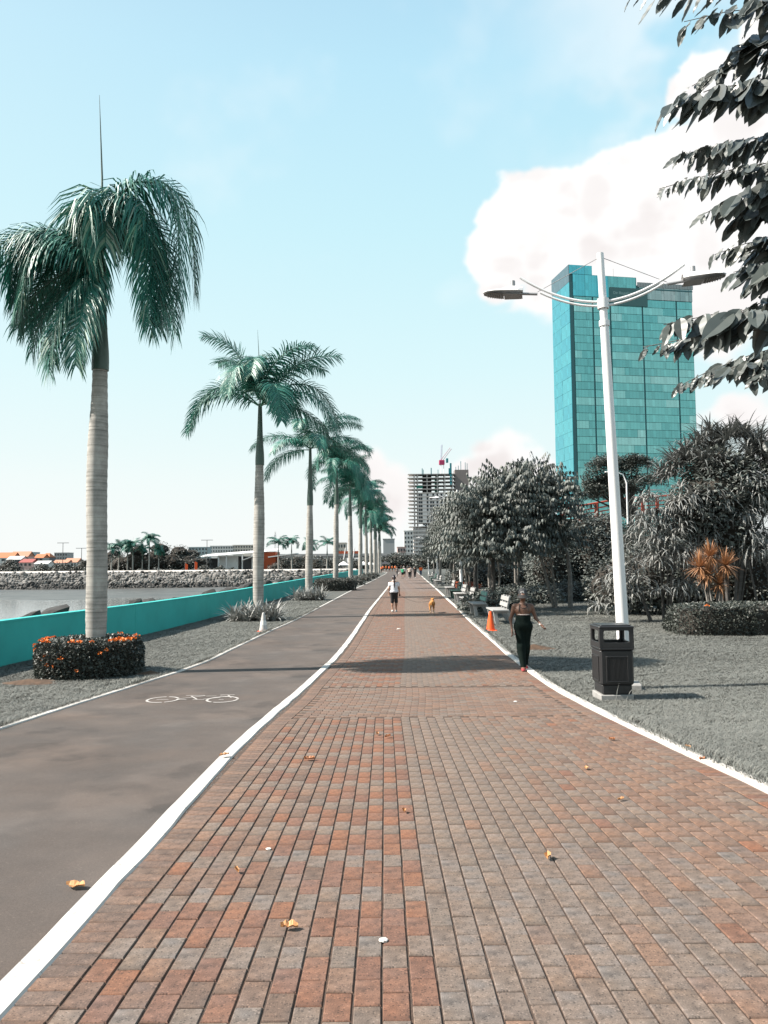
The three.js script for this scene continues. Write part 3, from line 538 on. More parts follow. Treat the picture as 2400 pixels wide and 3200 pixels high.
const p4 = palm('fourth royal palm from the camera, tall trunk above a clipped oval hedge', [-4.2, 0, -66], { h0: 7.4, h1: 10.6, r0: .215, crown: 1.2, spear: 1.6, seed: 17, lean: [.12, 0], fronds: [...crownTwo.slice(0, 4).map(f => ({ ...f, az: f.az + 24, droop: f.droop + .5 })), ...crownTwo.slice(4).map(f => ({ ...f, az: f.az + 37, droop: f.droop + .35, sag: f.sag + .2 }))] }, PG);
const farPalms = [[-3.62, 82.6, 0, 'fifth'], [-3.12, 99.3, 1, 'sixth'], [-2.65, 116, 2, 'seventh'], [-2.32, 132.7, 0, 'eighth'], [-1.87, 149, 1, 'ninth'], [-1.68, 166, 2, 'tenth'], [-1.32, 183, 0, 'eleventh'], [-.95, 199, 1, 'twelfth']];
farPalms.forEach(([x, d, k, w], i) => copyOf([p2, p3, p4][k], 'royal_palm', `${w} royal palm from the camera in the row along the wall`, [x, 0, -d], [2.2, .9, 3.7, 5.1, 1.4, 4.2, .3, 2.9][i], [1.16, 1.14, 1.06, 1.2, 1.16, 1.08, 1.2, 1.14][i], PG));

// leaf shapes ------------------------------------------------------------------------------
function leafTo(mb, P, D, N, L, w, curl = .15) { // a folded leaf from P along D, with N roughly its upper side
  const S = V().crossVectors(D, N).normalize(), U = V().crossVectors(S, D).normalize();
  const q = (t, s, u) => [P.x + D.x * L * t + S.x * w * s + U.x * L * u, P.y + D.y * L * t + S.y * w * s + U.y * L * u, P.z + D.z * L * t + S.z * w * s + U.z * L * u];
  const b = q(0, 0, 0), m1 = q(.38, 0, curl * .25), m2 = q(.72, 0, curl * .05), tip = q(1, 0, -curl * .6);
  for (const s of [-1, 1]) { const e1 = q(.34, s, .06), e2 = q(.70, s * .72, -.02); if (s > 0) { mb.tri(b, e1, m1); mb.quad(m1, e1, e2, m2); mb.tri(m2, e2, tip); } else { mb.tri(b, m1, e1); mb.quad(m1, m2, e2, e1); mb.tri(m2, tip, e2); } }
}
function flatLeaf(mb, P, D, N, L, w) { const S = V().crossVectors(D, N).normalize(); const q = (t, s, u = 0) => [P.x + D.x * L * t + S.x * w * s + N.x * u, P.y + D.y * L * t + S.y * w * s + N.y * u, P.z + D.z * L * t + S.z * w * s + N.z * u]; mb.tri(q(0, 0), q(.5, 1), q(1, 0, -L * .1)); mb.tri(q(0, 0), q(1, 0, -L * .1), q(.5, -1)); }
const rdir = r => { const z = r() * 2 - 1, a = r() * 6.283, s = Math.sqrt(1 - z * z); return V(s * Math.cos(a), z, s * Math.sin(a)); };

// tree with long twigs of hanging leaves
function droopTree(label, pos, spec, group) {
  const { trunks, lobes, sprays, leaf = .24, seed, per = 11, spl = .95, bark = M.bark, name = 'broadleaf_tree', m = M.leaf } = spec;
  const t = thing(name, label, 'tree', pos, 0, group), r = rng(seed);
  const tops = [];
  for (const tr of trunks) { const mb = new MB(), n = tr.length; mb.tube(tr.map(p => p.slice(0, 3)), tr.map(p => p[3]), 9, true); mb.build('trunk', bark, t); tops.push(tr[n - 1]); }
  const limb = new MB();
  lobes.forEach((l, i) => { const b = tops[i % tops.length]; limb.tube([[b[0], b[1] - .3, b[2]], [(b[0] + l[0]) / 2 + (r() - .5) * .3, (b[1] + l[1]) / 2 + .1, (b[2] + l[2]) / 2], [l[0], l[1], l[2]]], [b[3] * .8, b[3] * .5, .012], 6, false); });
  limb.build('limb', bark, t);
  const mb = new MB(); const tot = lobes.reduce((s, l) => s + l[3] * l[3] * l[3], 0);
  for (const l of lobes) {
    const cnt = Math.round(sprays * l[3] ** 3 / tot);
    for (let k = 0; k < cnt; k++) {
      const u = rdir(r); if (u.y < -.55) u.y *= -.6; const rad = Math.pow(r(), .38);
      const P0 = V(l[0] + u.x * l[3] * rad * .86, l[1] + u.y * (l[4] || l[3] * .8) * rad * .86, l[2] + u.z * l[3] * rad * .86);
      const A = V(u.x + (r() - .5) * .8, .12 + u.y * .35 + (r() - .5) * .3, u.z + (r() - .5) * .8).normalize();
      const L = spl * (.6 + r() * .7), N = V(-A.z, 0, A.x).normalize();
      const g = .75 + r() * .5;
      for (let q = 0; q < per; q++) {
        const s = (q + .5) / per, P = P0.clone().addScaledVector(A, L * s); P.y -= s * s * .22 * L;
        const side = q % 2 ? 1 : -1;
        const D = V(A.x * .35 + N.x * side * (.25 + r() * .35), -.75 - r() * .35, A.z * .35 + N.z * side * (.25 + r() * .35)).normalize();
        const Nn = V(A.x * .5 + N.x * side * .8 + (r() - .5) * .7, .5, A.z * .5 + N.z * side * .8 + (r() - .5) * .7).normalize();
        tint(mb, r, g, .08);
        leafTo(mb, P, D, Nn, leaf * (.7 + r() * .55) * (1 - .25 * Math.abs(s - .45)), leaf * .17 * (.8 + r() * .4), .2);
      }
    }
  }
  mb.build('crown', m, t);
  return t;
}
// bush: leaves all over lumpy bodies, with a dark twiggy inside
function bush(name, label, category, pos, spec, group) {
  const { lobes, leaves, leaf = .09, seed, m = M.leaf, core = .72, stems } = spec;
  const t = thing(name, label, category, pos, 0, group), r = rng(seed), mb = new MB(), tot = lobes.reduce((s, l) => s + l[3] * l[4], 0);
  const cm = new MB();
  for (const l of lobes) {
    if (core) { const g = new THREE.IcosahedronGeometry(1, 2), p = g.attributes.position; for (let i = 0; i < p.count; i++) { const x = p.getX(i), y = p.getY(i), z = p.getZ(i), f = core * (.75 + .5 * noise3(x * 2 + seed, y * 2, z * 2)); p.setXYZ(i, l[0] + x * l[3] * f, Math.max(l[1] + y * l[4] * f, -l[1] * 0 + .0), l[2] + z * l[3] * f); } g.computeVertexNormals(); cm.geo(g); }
    const cnt = Math.round(leaves * l[3] * l[4] / tot);
    for (let k = 0; k < cnt; k++) {
      const u = rdir(r), lump = .8 + .42 * fbm3(u.x * 2.2 + l[0] * 3 + seed, u.y * 2.2 + l[1], u.z * 2.2 + l[2], 3), rad = lump * (.72 + .3 * Math.pow(r(), .6));
      const P = V(l[0] + u.x * l[3] * rad, l[1] + u.y * l[4] * rad, l[2] + u.z * l[3] * rad); if (P.y < .03) P.y = .03 + r() * .1;
      const D = V(u.x + (r() - .5) * 1.6, u.y * .6 + (r() - .6) * 1.2, u.z + (r() - .5) * 1.6).normalize(), N = V(u.x + (r() - .5), u.y + .7 + (r() - .5), u.z + (r() - .5)).normalize();
      tint(mb, r, 1, .08); const L = leaf * (.6 + r() * .8); leaf > .12 ? leafTo(mb, P, D, N, L, L * .24, .15) : flatLeaf(mb, P, D, N, L, L * .32);
    }
  }
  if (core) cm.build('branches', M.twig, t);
  if (stems) { const sm = new MB(); for (const s of stems) sm.tube(s.map(p => p.slice(0, 3)), s.map(p => p[3]), 7); sm.build('stem', M.bark, t); }
  mb.build('foliage', m, t);
  return t;
}
// clipped hedge with flat top; half sizes a, b, height h
function hedge(name, label, pos, a, b, h, n, seed, flowers, group, power = 2.4, leaf = .05) {
  const t = thing(name, label, 'hedge', pos, 0, group), r = rng(seed), mb = new MB(), core = new MB();
  const sup = (w, s) => { const c = Math.cos(w), q = Math.sin(w); return [Math.sign(c) * Math.pow(Math.abs(c), 2 / power) * a * s, Math.sign(q) * Math.pow(Math.abs(q), 2 / power) * b * s]; };
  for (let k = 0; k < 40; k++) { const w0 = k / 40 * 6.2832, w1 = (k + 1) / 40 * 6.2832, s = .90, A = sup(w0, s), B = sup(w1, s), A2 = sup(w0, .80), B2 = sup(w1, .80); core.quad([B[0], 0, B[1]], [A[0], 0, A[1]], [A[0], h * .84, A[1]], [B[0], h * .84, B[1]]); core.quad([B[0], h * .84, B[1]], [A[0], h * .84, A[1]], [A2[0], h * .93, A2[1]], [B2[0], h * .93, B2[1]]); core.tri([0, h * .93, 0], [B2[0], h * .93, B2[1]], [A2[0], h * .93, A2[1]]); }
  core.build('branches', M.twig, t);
  const per = [0]; for (let k = 1; k <= 600; k++) { const A = sup((k - 1) / 600 * 6.2832, 1), B = sup(k / 600 * 6.2832, 1); per.push(per[k - 1] + Math.hypot(A[0] - B[0], A[1] - B[1])); }
  const around = () => { const q = r() * per[600]; let a = 0, b = 600; while (b - a > 1) { const m = (a + b) >> 1; per[m] < q ? a = m : b = m; } return (a + (q - per[a]) / (per[b] - per[a] || 1)) / 600 * 6.2832; };
  const spot = top => { const w = around(); if (top) { const s = Math.sqrt(r()), p = sup(w, s * .98), dome = 1.02 - .13 * Math.pow(s, 5); return [p[0], h * dome + (noise3(p[0] * 3, p[1] * 3, seed) - .5) * .06, p[1], p[0] * .25, 1, p[1] * .25]; } const y = r() * h, p = sup(w, .94 + .06 * Math.sin(Math.PI * Math.min(1, .15 + y / h * .9)) - .07 * smooth(.8, 1, y / h) + (noise3(Math.cos(w) * 3, Math.sin(w) * 3, seed + y * 4) - .5) * .09); return [p[0], y, p[1], p[0] / a, .12, p[1] / b]; };
  for (let i = 0; i < n; i++) { const s = spot(r() < .38), N0 = V(s[3], s[4], s[5]).normalize(); const D = V(N0.x + (r() - .5) * 2, N0.y * .6 + (r() - .5) * 1.4, N0.z + (r() - .5) * 2).normalize(), N = N0.clone().add(rdir(r).multiplyScalar(.8)).normalize(); tint(mb, r, 1, .06); const L = leaf * (.6 + r() * .9); flatLeaf(mb, V(s[0], s[1], s[2]).addScaledVector(N0, (r() - .4) * .05), D, N, L, L * .36); }
  mb.build('foliage', M.hedge, t);
  for (const f0 of flowers) { const f = [f0[0], f0[1], f0[2], f0[3] * .78]; // [angle degrees, height share or null for the top, radius share, size]
    const w = f[0] * Math.PI / 180, top = f[1] === null, p = sup(w, top ? f[2] : 1.02), y = top ? h + .02 : h * f[1], fm = new MB();
    for (let k = 0; k < 22; k++) { const u = rdir(r); if (top) u.y = Math.abs(u.y); const R = f[3] * (.35 + r() * .65); flatLeaf(fm, V(p[0] + u.x * R, y + u.y * R * .6, p[1] + u.z * R), V(u.x + r() - .5, u.y + .3, u.z + r() - .5).normalize(), u.clone().add(V(0, .5, 0)).normalize(), f[3] * .7, f[3] * .28); }
    fm.build('flower_head', M.flower, t);
  }
  return t;
}
// tuft of strap leaves from a point. arch: how far they bow over
function straps(mb, r, c, n, L, w, o = {}) {
  const { up = .6, arch = 1.2, seg = 5, spread = 1, fold = .0, tone = 1, vary = 1 } = o;
  for (let k = 0; k < n; k++) {
    const a = r() * 6.2832, e0 = up + (r() - .5) * vary, l = L * (.65 + r() * .6), ww = w * (.75 + r() * .5), H = V(Math.cos(a), 0, Math.sin(a)), W = V(-H.z, 0, H.x), bent = arch * (.6 + r() * .8), kink = r() < fold ? 1 + Math.floor(r() * 3) : 9;
    tint(mb, r, tone, .05);
    let P = V(c[0] + H.x * .03, c[1], c[2] + H.z * .03), A = [P.clone().addScaledVector(W, -ww * .6), P.clone().addScaledVector(W, ww * .6)], e = e0;
    for (let q = 1; q <= seg; q++) { e -= bent / seg * (q > kink ? 2.6 : 1); P = P.clone().add(V(H.x * Math.cos(e) * spread, Math.sin(e), H.z * Math.cos(e) * spread).multiplyScalar(l / seg)); const s = q / seg, x = ww * (q === seg ? 0 : 1 - .55 * s); const g = v => [v.x, v.y, v.z]; if (q < seg) { const B = [P.clone().addScaledVector(W, -x), P.clone().addScaledVector(W, x)]; mb.quad(g(A[0]), g(A[1]), g(B[1]), g(B[0])); A = B; } else mb.tri(g(A[0]), g(A[1]), g(P)); }
  }
}

// hedges and clumps round the palm feet
{
  const fl = []; const r = rng(4);
  for (const [a, n] of [[150, 3], [165, 3], [178, 3], [190, 2]]) for (let k = 0; k < n; k++) fl.push([a + r() * 12, null, .82 + r() * .15, .04 + r() * .02]);
  for (const [a, rr, s] of [[92, .88, .09], [84, .92, .07], [70, .9, .06], [45, .92, .09], [38, .97, .11], [30, .9, .10], [24, .98, .09], [12, .96, .08], [130, .95, .09], [122, .97, .05], [20, .8, .06], [250, .9, .08], [290, .9, .09], [330, .9, .08]]) fl.push([a, null, rr, s]);
  for (const [a, y, s] of [[140, .62, .06], [122, .66, .055], [132, .56, .05], [152, .8, .06], [160, .9, .07], [118, .42, .055], [110, .40, .045], [85, .28, .045], [100, .62, .06], [170, .7, .05], [147, .45, .05], [62, .74, .05], [55, .82, .05], [172, .12, .05]]) fl.push([a, y, 1, s]);
  hedge('flowering_hedge', 'round clipped hedge dotted with orange flowers around the nearest palm trunk', [-6.05, 0, -15.95], 1.0, .95, .70, 16000, 21, fl, undefined, 2.15);
  const g = 'spiky lily clumps under the palms';
  const lily = (label, x, d, n, sx, sz, L, seed) => { const t = thing('lily_clump', label, 'plant', [x, 0, -d], 0, g), r = rng(seed), mb = new MB(); for (let k = 0; k < n; k++) straps(mb, r, [(r() - .5) * 2 * sx, 0, (r() - .5) * 2 * sz], 11, L, .035, { up: 1.2, arch: .9, seg: 4 }); mb.build('foliage', M.strap, t); };
  lily('wide clump of upright strap leaves around the second palm, behind the white cone', -5.15, 30.6, 46, 1.0, .7, .85, 31);
  lily('clump of tall strap leaves around the foot of the third palm', -4.75, 47.6, 40, .95, .7, .95, 33);
  hedge('round_hedge', 'clipped oval dark hedge around the fourth palm trunk', [-4.15, 0, -64.6], 1.75, 1.3, .95, 7000, 35, [], undefined, 2.6, .08);
  const low = [[-3.5, 81.4, 1.7, 'fifth'], [-3.0, 98, 1.7, 'sixth'], [-2.5, 114.5, 1.6, 'seventh'], [-2.2, 131, 1.6, 'eighth']];
  low.forEach(([x, d, a, w], i) => bush('low_shrub', `low dark shrub spread around the foot of the ${w} palm`, 'shrub', [x, 0, -d], { lobes: [[-.8, .25, 0, a * .55, .5], [.5, .22, .2, a * .6, .45], [0, .3, -.3, a * .6, .5]], leaves: 1500, leaf: .16, seed: 60 + i, m: M.hedge }, 'low shrubs under the far palms'));
}

// trees along the right of the promenade
const TG = 'broadleaf trees along the right of the promenade';
const tA = droopTree('dark straight-trunked broadleaf tree with hanging leaves behind the nearest bench', [5.1, 0, -36.4], { trunks: [[[0, 0, 0, .15], [.02, 1.2, 0, .12], [-.02, 2.6, .05, .10], [0, 3.6, 0, .07]]], lobes: [[0, 4.2, 0, 1.75], [-.9, 3.0, .5, 1.3], [.6, 5.4, -.1, 1.5, 1.3], [-.5, 5.0, .3, 1.25], [.9, 3.1, .7, 1.3], [-.2, 2.5, .9, 1.0], [1.1, 6.1, 0, .9]], sprays: 900, seed: 101, leaf: .26 }, TG);
const tB = droopTree('pale leaning twin-trunked broadleaf tree with layered hanging leaf sprays', [8.2, 0, -37.5], { trunks: [[[0, 0, 0, .085], [-.28, 1.2, 0, .075], [-.62, 2.6, 0, .06], [-.7, 3.6, 0, .05]], [[.1, 0, .1, .06], [0, 1.4, .1, .05], [-.2, 2.8, .1, .04]], [[.72, 0, .3, .12], [.74, 1.6, .3, .10], [.6, 3.2, .2, .07]]], lobes: [[-1.3, 4.6, 0, 1.6], [-.6, 5.9, 0, 1.35], [.0, 4.9, .3, 1.3], [-.9, 6.7, 0, .8], [.3, 3.3, .4, 1.15], [-1.3, 3.2, .4, 1.3], [.35, 6.0, .1, .85], [-1.9, 6.0, 0, 1.0]], sprays: 950, seed: 103, leaf: .26, bark: M.barkPale }, TG);
const tC = droopTree('broadleaf tree with several thin pale stems just left of the dark trunk', [5.9, 0, -43], { trunks: [[[0, 0, 0, .09], [-.1, 1.5, 0, .07], [.1, 3.4, 0, .05]], [[.35, 0, .2, .08], [.5, 1.5, .2, .06], [.3, 3.2, .2, .05]]], lobes: [[-.3, 4.2, 0, 1.7], [.5, 5.2, 0, 1.5], [-.8, 3.0, .5, 1.2], [.9, 3.4, .5, 1.3], [-.3, 5.6, 0, 1.2]], sprays: 650, seed: 107, leaf: .27, bark: M.barkPale }, TG);
[[6.0, 51, 0, 1.0, 2.1, 'bushy broadleaf tree next beyond the thin pale stems'], [6.5, 60, 1, 1.0, .8, 'broadleaf tree standing beyond the row of benches'], [6.9, 71, 2, 1.15, 4.0, 'mid-distance broadleaf tree leaning toward the promenade'], [7.2, 83, 0, 1.15, 1.2, 'farther broadleaf tree below the half-built tower'], [7.9, 98, 1, 1.1, 3.3, 'far broadleaf tree left of the half-built tower foot'], [8.4, 116, 2, 1.25, 5.2, 'distant broadleaf tree near the walker in orange'], [9.6, 140, 0, 1.2, .4, 'very distant broadleaf tree where the promenade bends'], [11.4, 168, 1, 1.25, 2.6, 'last broadleaf tree at the far end of the promenade']].forEach(([x, d, k, s, a, l]) => copyOf([tA, tB, tC][k], 'broadleaf_tree', l, [x, 0, -d], a, s, TG));
[[10.6, 62, 1, 1.0, 1.9, 'shaded broadleaf tree in the second row behind the benches'], [13, 80, 2, 1.2, .3, 'shaded broadleaf tree deep in the park behind the second row'], [17, 105, 0, 1.3, 4.4, 'tall tree deep in the park below the crane']].forEach(([x, d, k, s, a, l]) => copyOf([tA, tB, tC][k], 'broadleaf_tree', l, [x, 0, -d], a, s, TG));
const SG = 'shrubs filling the park on the right';
bush('large_shrub', 'big rounded glossy shrub right of the twin-trunked tree', 'shrub', [12.2, 0, -47], { lobes: [[-2.2, 1.9, .6, 1.5, 1.9], [0, 2.6, 0, 2.0, 2.4], [2.2, 2.1, .4, 1.8, 2.1], [-.8, 3.6, -.5, 1.6, 1.5], [1.4, 3.8, -.6, 1.6, 1.4]], leaves: 17000, leaf: .17, seed: 201 }, SG);
bush('large_shrub', 'tall dark shrub behind the pole of the nearest lamp', 'shrub', [16.6, 0, -46], { lobes: [[0, 2.2, 0, 2.2, 2.3], [-2, 1.6, .6, 1.6, 1.7], [1.8, 3, 0, 2, 1.8]], leaves: 11000, leaf: .17, seed: 203 }, SG);
bush('large_shrub', 'pale feathery shrub rising below the red walkway', 'shrub', [15.5, 0, -58], { lobes: [[0, 2.2, 0, 2.6, 2.4], [3.2, 2.4, 0, 2.6, 2.5], [-2.8, 1.8, 0, 2, 1.8], [5.6, 2.4, 0, 2.2, 2.4]], leaves: 14000, leaf: .18, seed: 205 }, SG);
bush('large_shrub', 'dark undergrowth deep behind the benches and tree trunks', 'shrub', [11, 0, -72], { lobes: [[-3, .9, 0, 2.4, 1.2], [0, 1.3, 0, 2.6, 1.5], [3, 1.2, 0, 2.4, 1.5]], leaves: 5000, leaf: .2, seed: 207, m: M.hedge }, SG);
const GG = 'low ground-cover hedges across the lawn';
bush('ground_cover', 'low leafy ground-cover strip behind the walking woman', 'ground cover', [8.8, 0, -45.2], { lobes: [[-1.8, .25, 0, .9, .5], [-.6, .3, 0, .9, .55], [.6, .35, .2, .9, .6], [1.7, .4, 0, .9, .7]], leaves: 6500, leaf: .11, seed: 211, core: .6 }, GG);
bush('ground_cover', 'rounded ground-cover mound just left of the nearest lamp pole', 'ground cover', [11.4, 0, -43.6], { lobes: [[-.9, .4, 0, .95, .75], [.3, .45, 0, 1.0, .8], [1.3, .4, .2, .9, .75]], leaves: 6500, leaf: .11, seed: 213, core: .6 }, GG);
bush('ground_cover', 'trimmed ground-cover mound just right of the nearest lamp pole', 'ground cover', [13.0, 0, -38.5], { lobes: [[-.5, .35, 0, .9, .7], [.8, .4, 0, 1.0, .75], [2.0, .38, 0, 1.0, .7]], leaves: 6500, leaf: .10, seed: 215, core: .6 }, GG);
bush('ground_cover', 'scrubby flower bed at the foot of the dark tree trunk', 'ground cover', [5.0, 0, -35.2], { lobes: [[-.9, .25, 0, .7, .5], [0, .3, .2, .8, .6], [.9, .25, .1, .8, .5]], leaves: 2800, leaf: .16, seed: 217, core: .4 }, GG);
bush('ground_cover', 'leafy bed beneath the benches farther along the promenade', 'ground cover', [6.2, 0, -41.5], { lobes: [[-.6, .3, .6, .9, .55], [.8, .35, 0, 1.0, .6], [2.4, .35, -.3, 1.1, .6]], leaves: 3800, leaf: .15, seed: 219, core: .5 }, GG);
[[6.6, 69, 221, 'small patch of orange flowers beside the far benches'], [7.4, 66.5, 223, 'larger patch of orange flowers on the shaded lawn']].forEach(([x, d, s, l]) => bush('flower_bed', l, 'flower bed', [x, 0, -d], { lobes: [[0, .2, 0, .5, .3], [.5, .18, 0, .4, .25]], leaves: 420, leaf: .16, seed: s, m: (() => { const m = M.leaf.clone(); m.color = lin(.42, .09, .025); return m; })(), core: .5 }, 'orange flower beds'));
// layered tree before the glass tower
{
  const t = thing('rain_tree', 'flat-layered spreading tree in front of the glass tower', 'tree', [24, 0, -75]), r = rng(301), mb = new MB(), lb = new MB();
  new MB().tube([[0, 0, 0], [.2, 3, 0], [.1, 6.4, 0]], [.45, .35, .28], 9).build('trunk', M.bark, t);
  const L = []; for (let k = 0; k < 34; k++) { const a = r() * 6.283, q = Math.sqrt(r()), v = r(); L.push([-.3 + Math.cos(a) * q * (4.4 - v * 2.2), 8.9 + v * 4.0 - q * .4, Math.sin(a) * q * 2.2, .9 + r() * .8]); }
  for (const l of L) {
    lb.tube([[.1, 6.2, 0], [l[0] * .5, (6.6 + l[1]) / 2, l[2] * .5], [l[0], l[1] - .1, l[2]]], [.16, .10, .03], 6, false);
    for (let k = 0; k < 900; k++) { const a = r() * 6.283, q = Math.sqrt(r()) * l[3] * (.8 + .5 * noise3(Math.cos(a) * 1.5 + l[0], Math.sin(a) * 1.5, l[1])), P = V(l[0] + Math.cos(a) * q, l[1] + (r() - .4) * .7 + .35 * (1 - q / l[3]), l[2] + Math.sin(a) * q * .8); tint(mb, r, 1, .06); flatLeaf(mb, P, V(r() - .5, (r() - .5) * .5, r() - .5).normalize(), V((r() - .5) * .7, 1, (r() - .5) * .7).normalize(), .19, .07); }
  }
  lb.build('limb', M.bark, t); mb.build('crown', M.leaf, t);
}
// strap-leaved thicket on the right
{
  const r = rng(401);
  const t1 = thing('pandanus', 'tall dark screw-pine crowned with stiff strap leaves at the right edge', 'plant', [13.4, 0, -30]), s1 = new MB(), f1 = new MB();
  for (let k = 0; k < 84; k++) { const a = r() * 6.283, q = Math.sqrt(r()) * 2.6, y = 5.6 + (1 - (q / 2.5) ** 2) * 1.5 + (r() - .5) * .7, x = Math.cos(a) * q, z = Math.sin(a) * q * .7; if (k % 6 === 0) s1.tube([[x * .12, 0, z * .12], [x * .35, 3, z * .35], [x, y, z]], [.06, .05, .03], 5, false); straps(f1, r, [x, y, z], 46, .95, .032, { up: .9, arch: 1.0, seg: 4, fold: .3 }); }
  s1.build('stem', M.bark, t1); f1.build('foliage', M.strapDark, t1);
  const t2 = thing('strap_thicket', 'pale thicket of long arching strap leaves left of the orange plant', 'plant', [10.3, 0, -28.4]), s2 = new MB(), f2 = new MB();
  for (let k = 0; k < 100; k++) { const a = r() * 6.283, q = Math.sqrt(r()), v = r(), x = Math.cos(a) * q * 1.95 + (v - .4) * 1.4, z = Math.abs(Math.sin(a)) * q * .7, y = 1.2 + v * 3.9 - Math.abs(x + .1 - (v - .4)) * .35; if (k % 9 === 0) s2.tube([[x * .5, 0, z * .3], [x * .8, y * .5, z * .6], [x, y, z]], [.05, .035, .02], 5, false); straps(f2, r, [x, y, z], 34, .78, .026, { up: .75, arch: 1.5, seg: 4, fold: .4 }); }
  s2.build('stem', M.bark, t2); f2.build('foliage', M.strap, t2);
  const t3 = thing('strap_thicket', 'pale strap-leaved thicket hanging at the right picture edge', 'plant', [14.2, 0, -28.2]), s3 = new MB(), f3 = new MB();
  for (let k = 0; k < 62; k++) { const v = r(), x = (r() - .5) * 2.4, z = r() * .5, y = 2.2 + v * 3.4; if (k % 9 === 0) s3.tube([[x * .5, 0, z], [x * .8, y * .5, z], [x, y, z]], [.05, .035, .02], 5, false); straps(f3, r, [x, y, z], 34, .85, .026, { up: .7, arch: 1.6, seg: 4, fold: .4 }); }
  s3.build('stem', M.bark, t3); f3.build('foliage', M.strap, t3);
  bush('large_shrub', 'dense small-leaved shrub amid the strap-leaved thicket on the right', 'shrub', [12.4, 0, -28.8], { lobes: [[0, 4.6, 0, 1.4, 1.2], [-.8, 4.0, .2, 1.1, 1.0], [1.1, 4.9, 0, 1.3, 1.1], [.3, 5.6, -.2, 1.2, .9], [.4, 3.4, 0, 1.2, .9]], leaves: 8000, leaf: .17, seed: 411, stems: [[[0, 0, 0, .08], [.1, 2, 0, .06], [0, 4, 0, .03]], [[.5, 0, .2, .06], [.7, 2, .1, .05], [.8, 4.4, 0, .02]]] }, SG);
  bush('large_shrub', 'dark leafy wall of shrubs under the pale arching straps', 'shrub', [12.2, 0, -32.5], { lobes: [[-2.6, 1.2, 0, 1.2, 1.3], [-1, 1.5, 0, 1.5, 1.6], [1, 1.6, 0, 1.7, 1.8], [3, 1.6, 0, 1.8, 1.9]], leaves: 9000, leaf: .15, seed: 413, m: M.hedge }, SG);
  const t4 = thing('dracaena', 'orange-brown spiky plant with three starburst heads above the hedge', 'plant', [10.75, 0, -25.4]), f4 = new MB();
  for (const [x, y, z, L] of [[-.45, 2.0, .2, .56], [.40, 2.05, .2, .58], [-.02, 2.35, 0, .54], [.12, 1.45, .35, .42], [-.25, 1.75, .3, .45]]) { new MB().tube([[x * .35, 0, z], [x * .55, y * .5, z], [x, y - .08, z]], [.035, .028, .022], 6, false).build('stem', M.barkPale, t4); straps(f4, r, [x, y, z], 190, L, .019, { up: .3, arch: .2, seg: 3, vary: 2.7 }); }
  for (let k = 0; k < 6; k++) { const x = (r() - .5) * .7; new MB().tube([[x * .4, 0, r() * .2], [x, 1.6 + r() * .5, 0]], [.02, .012], 5, false).build('stem', M.barkPale, t4); }
  f4.build('foliage', M.bronze, t4);
  hedge('flowering_hedge', 'broad clipped hedge with few orange flowers under the orange spiky plant', [11.1, 0, -23.6], 2.35, 1.0, .86, 15000, 431, [[118, null, .95, .08], [70, null, .93, .07], [62, null, .95, .08], [58, null, .9, .06], [66, .8, 1, .05], [45, null, .9, .07]], undefined, 5, .06);
}
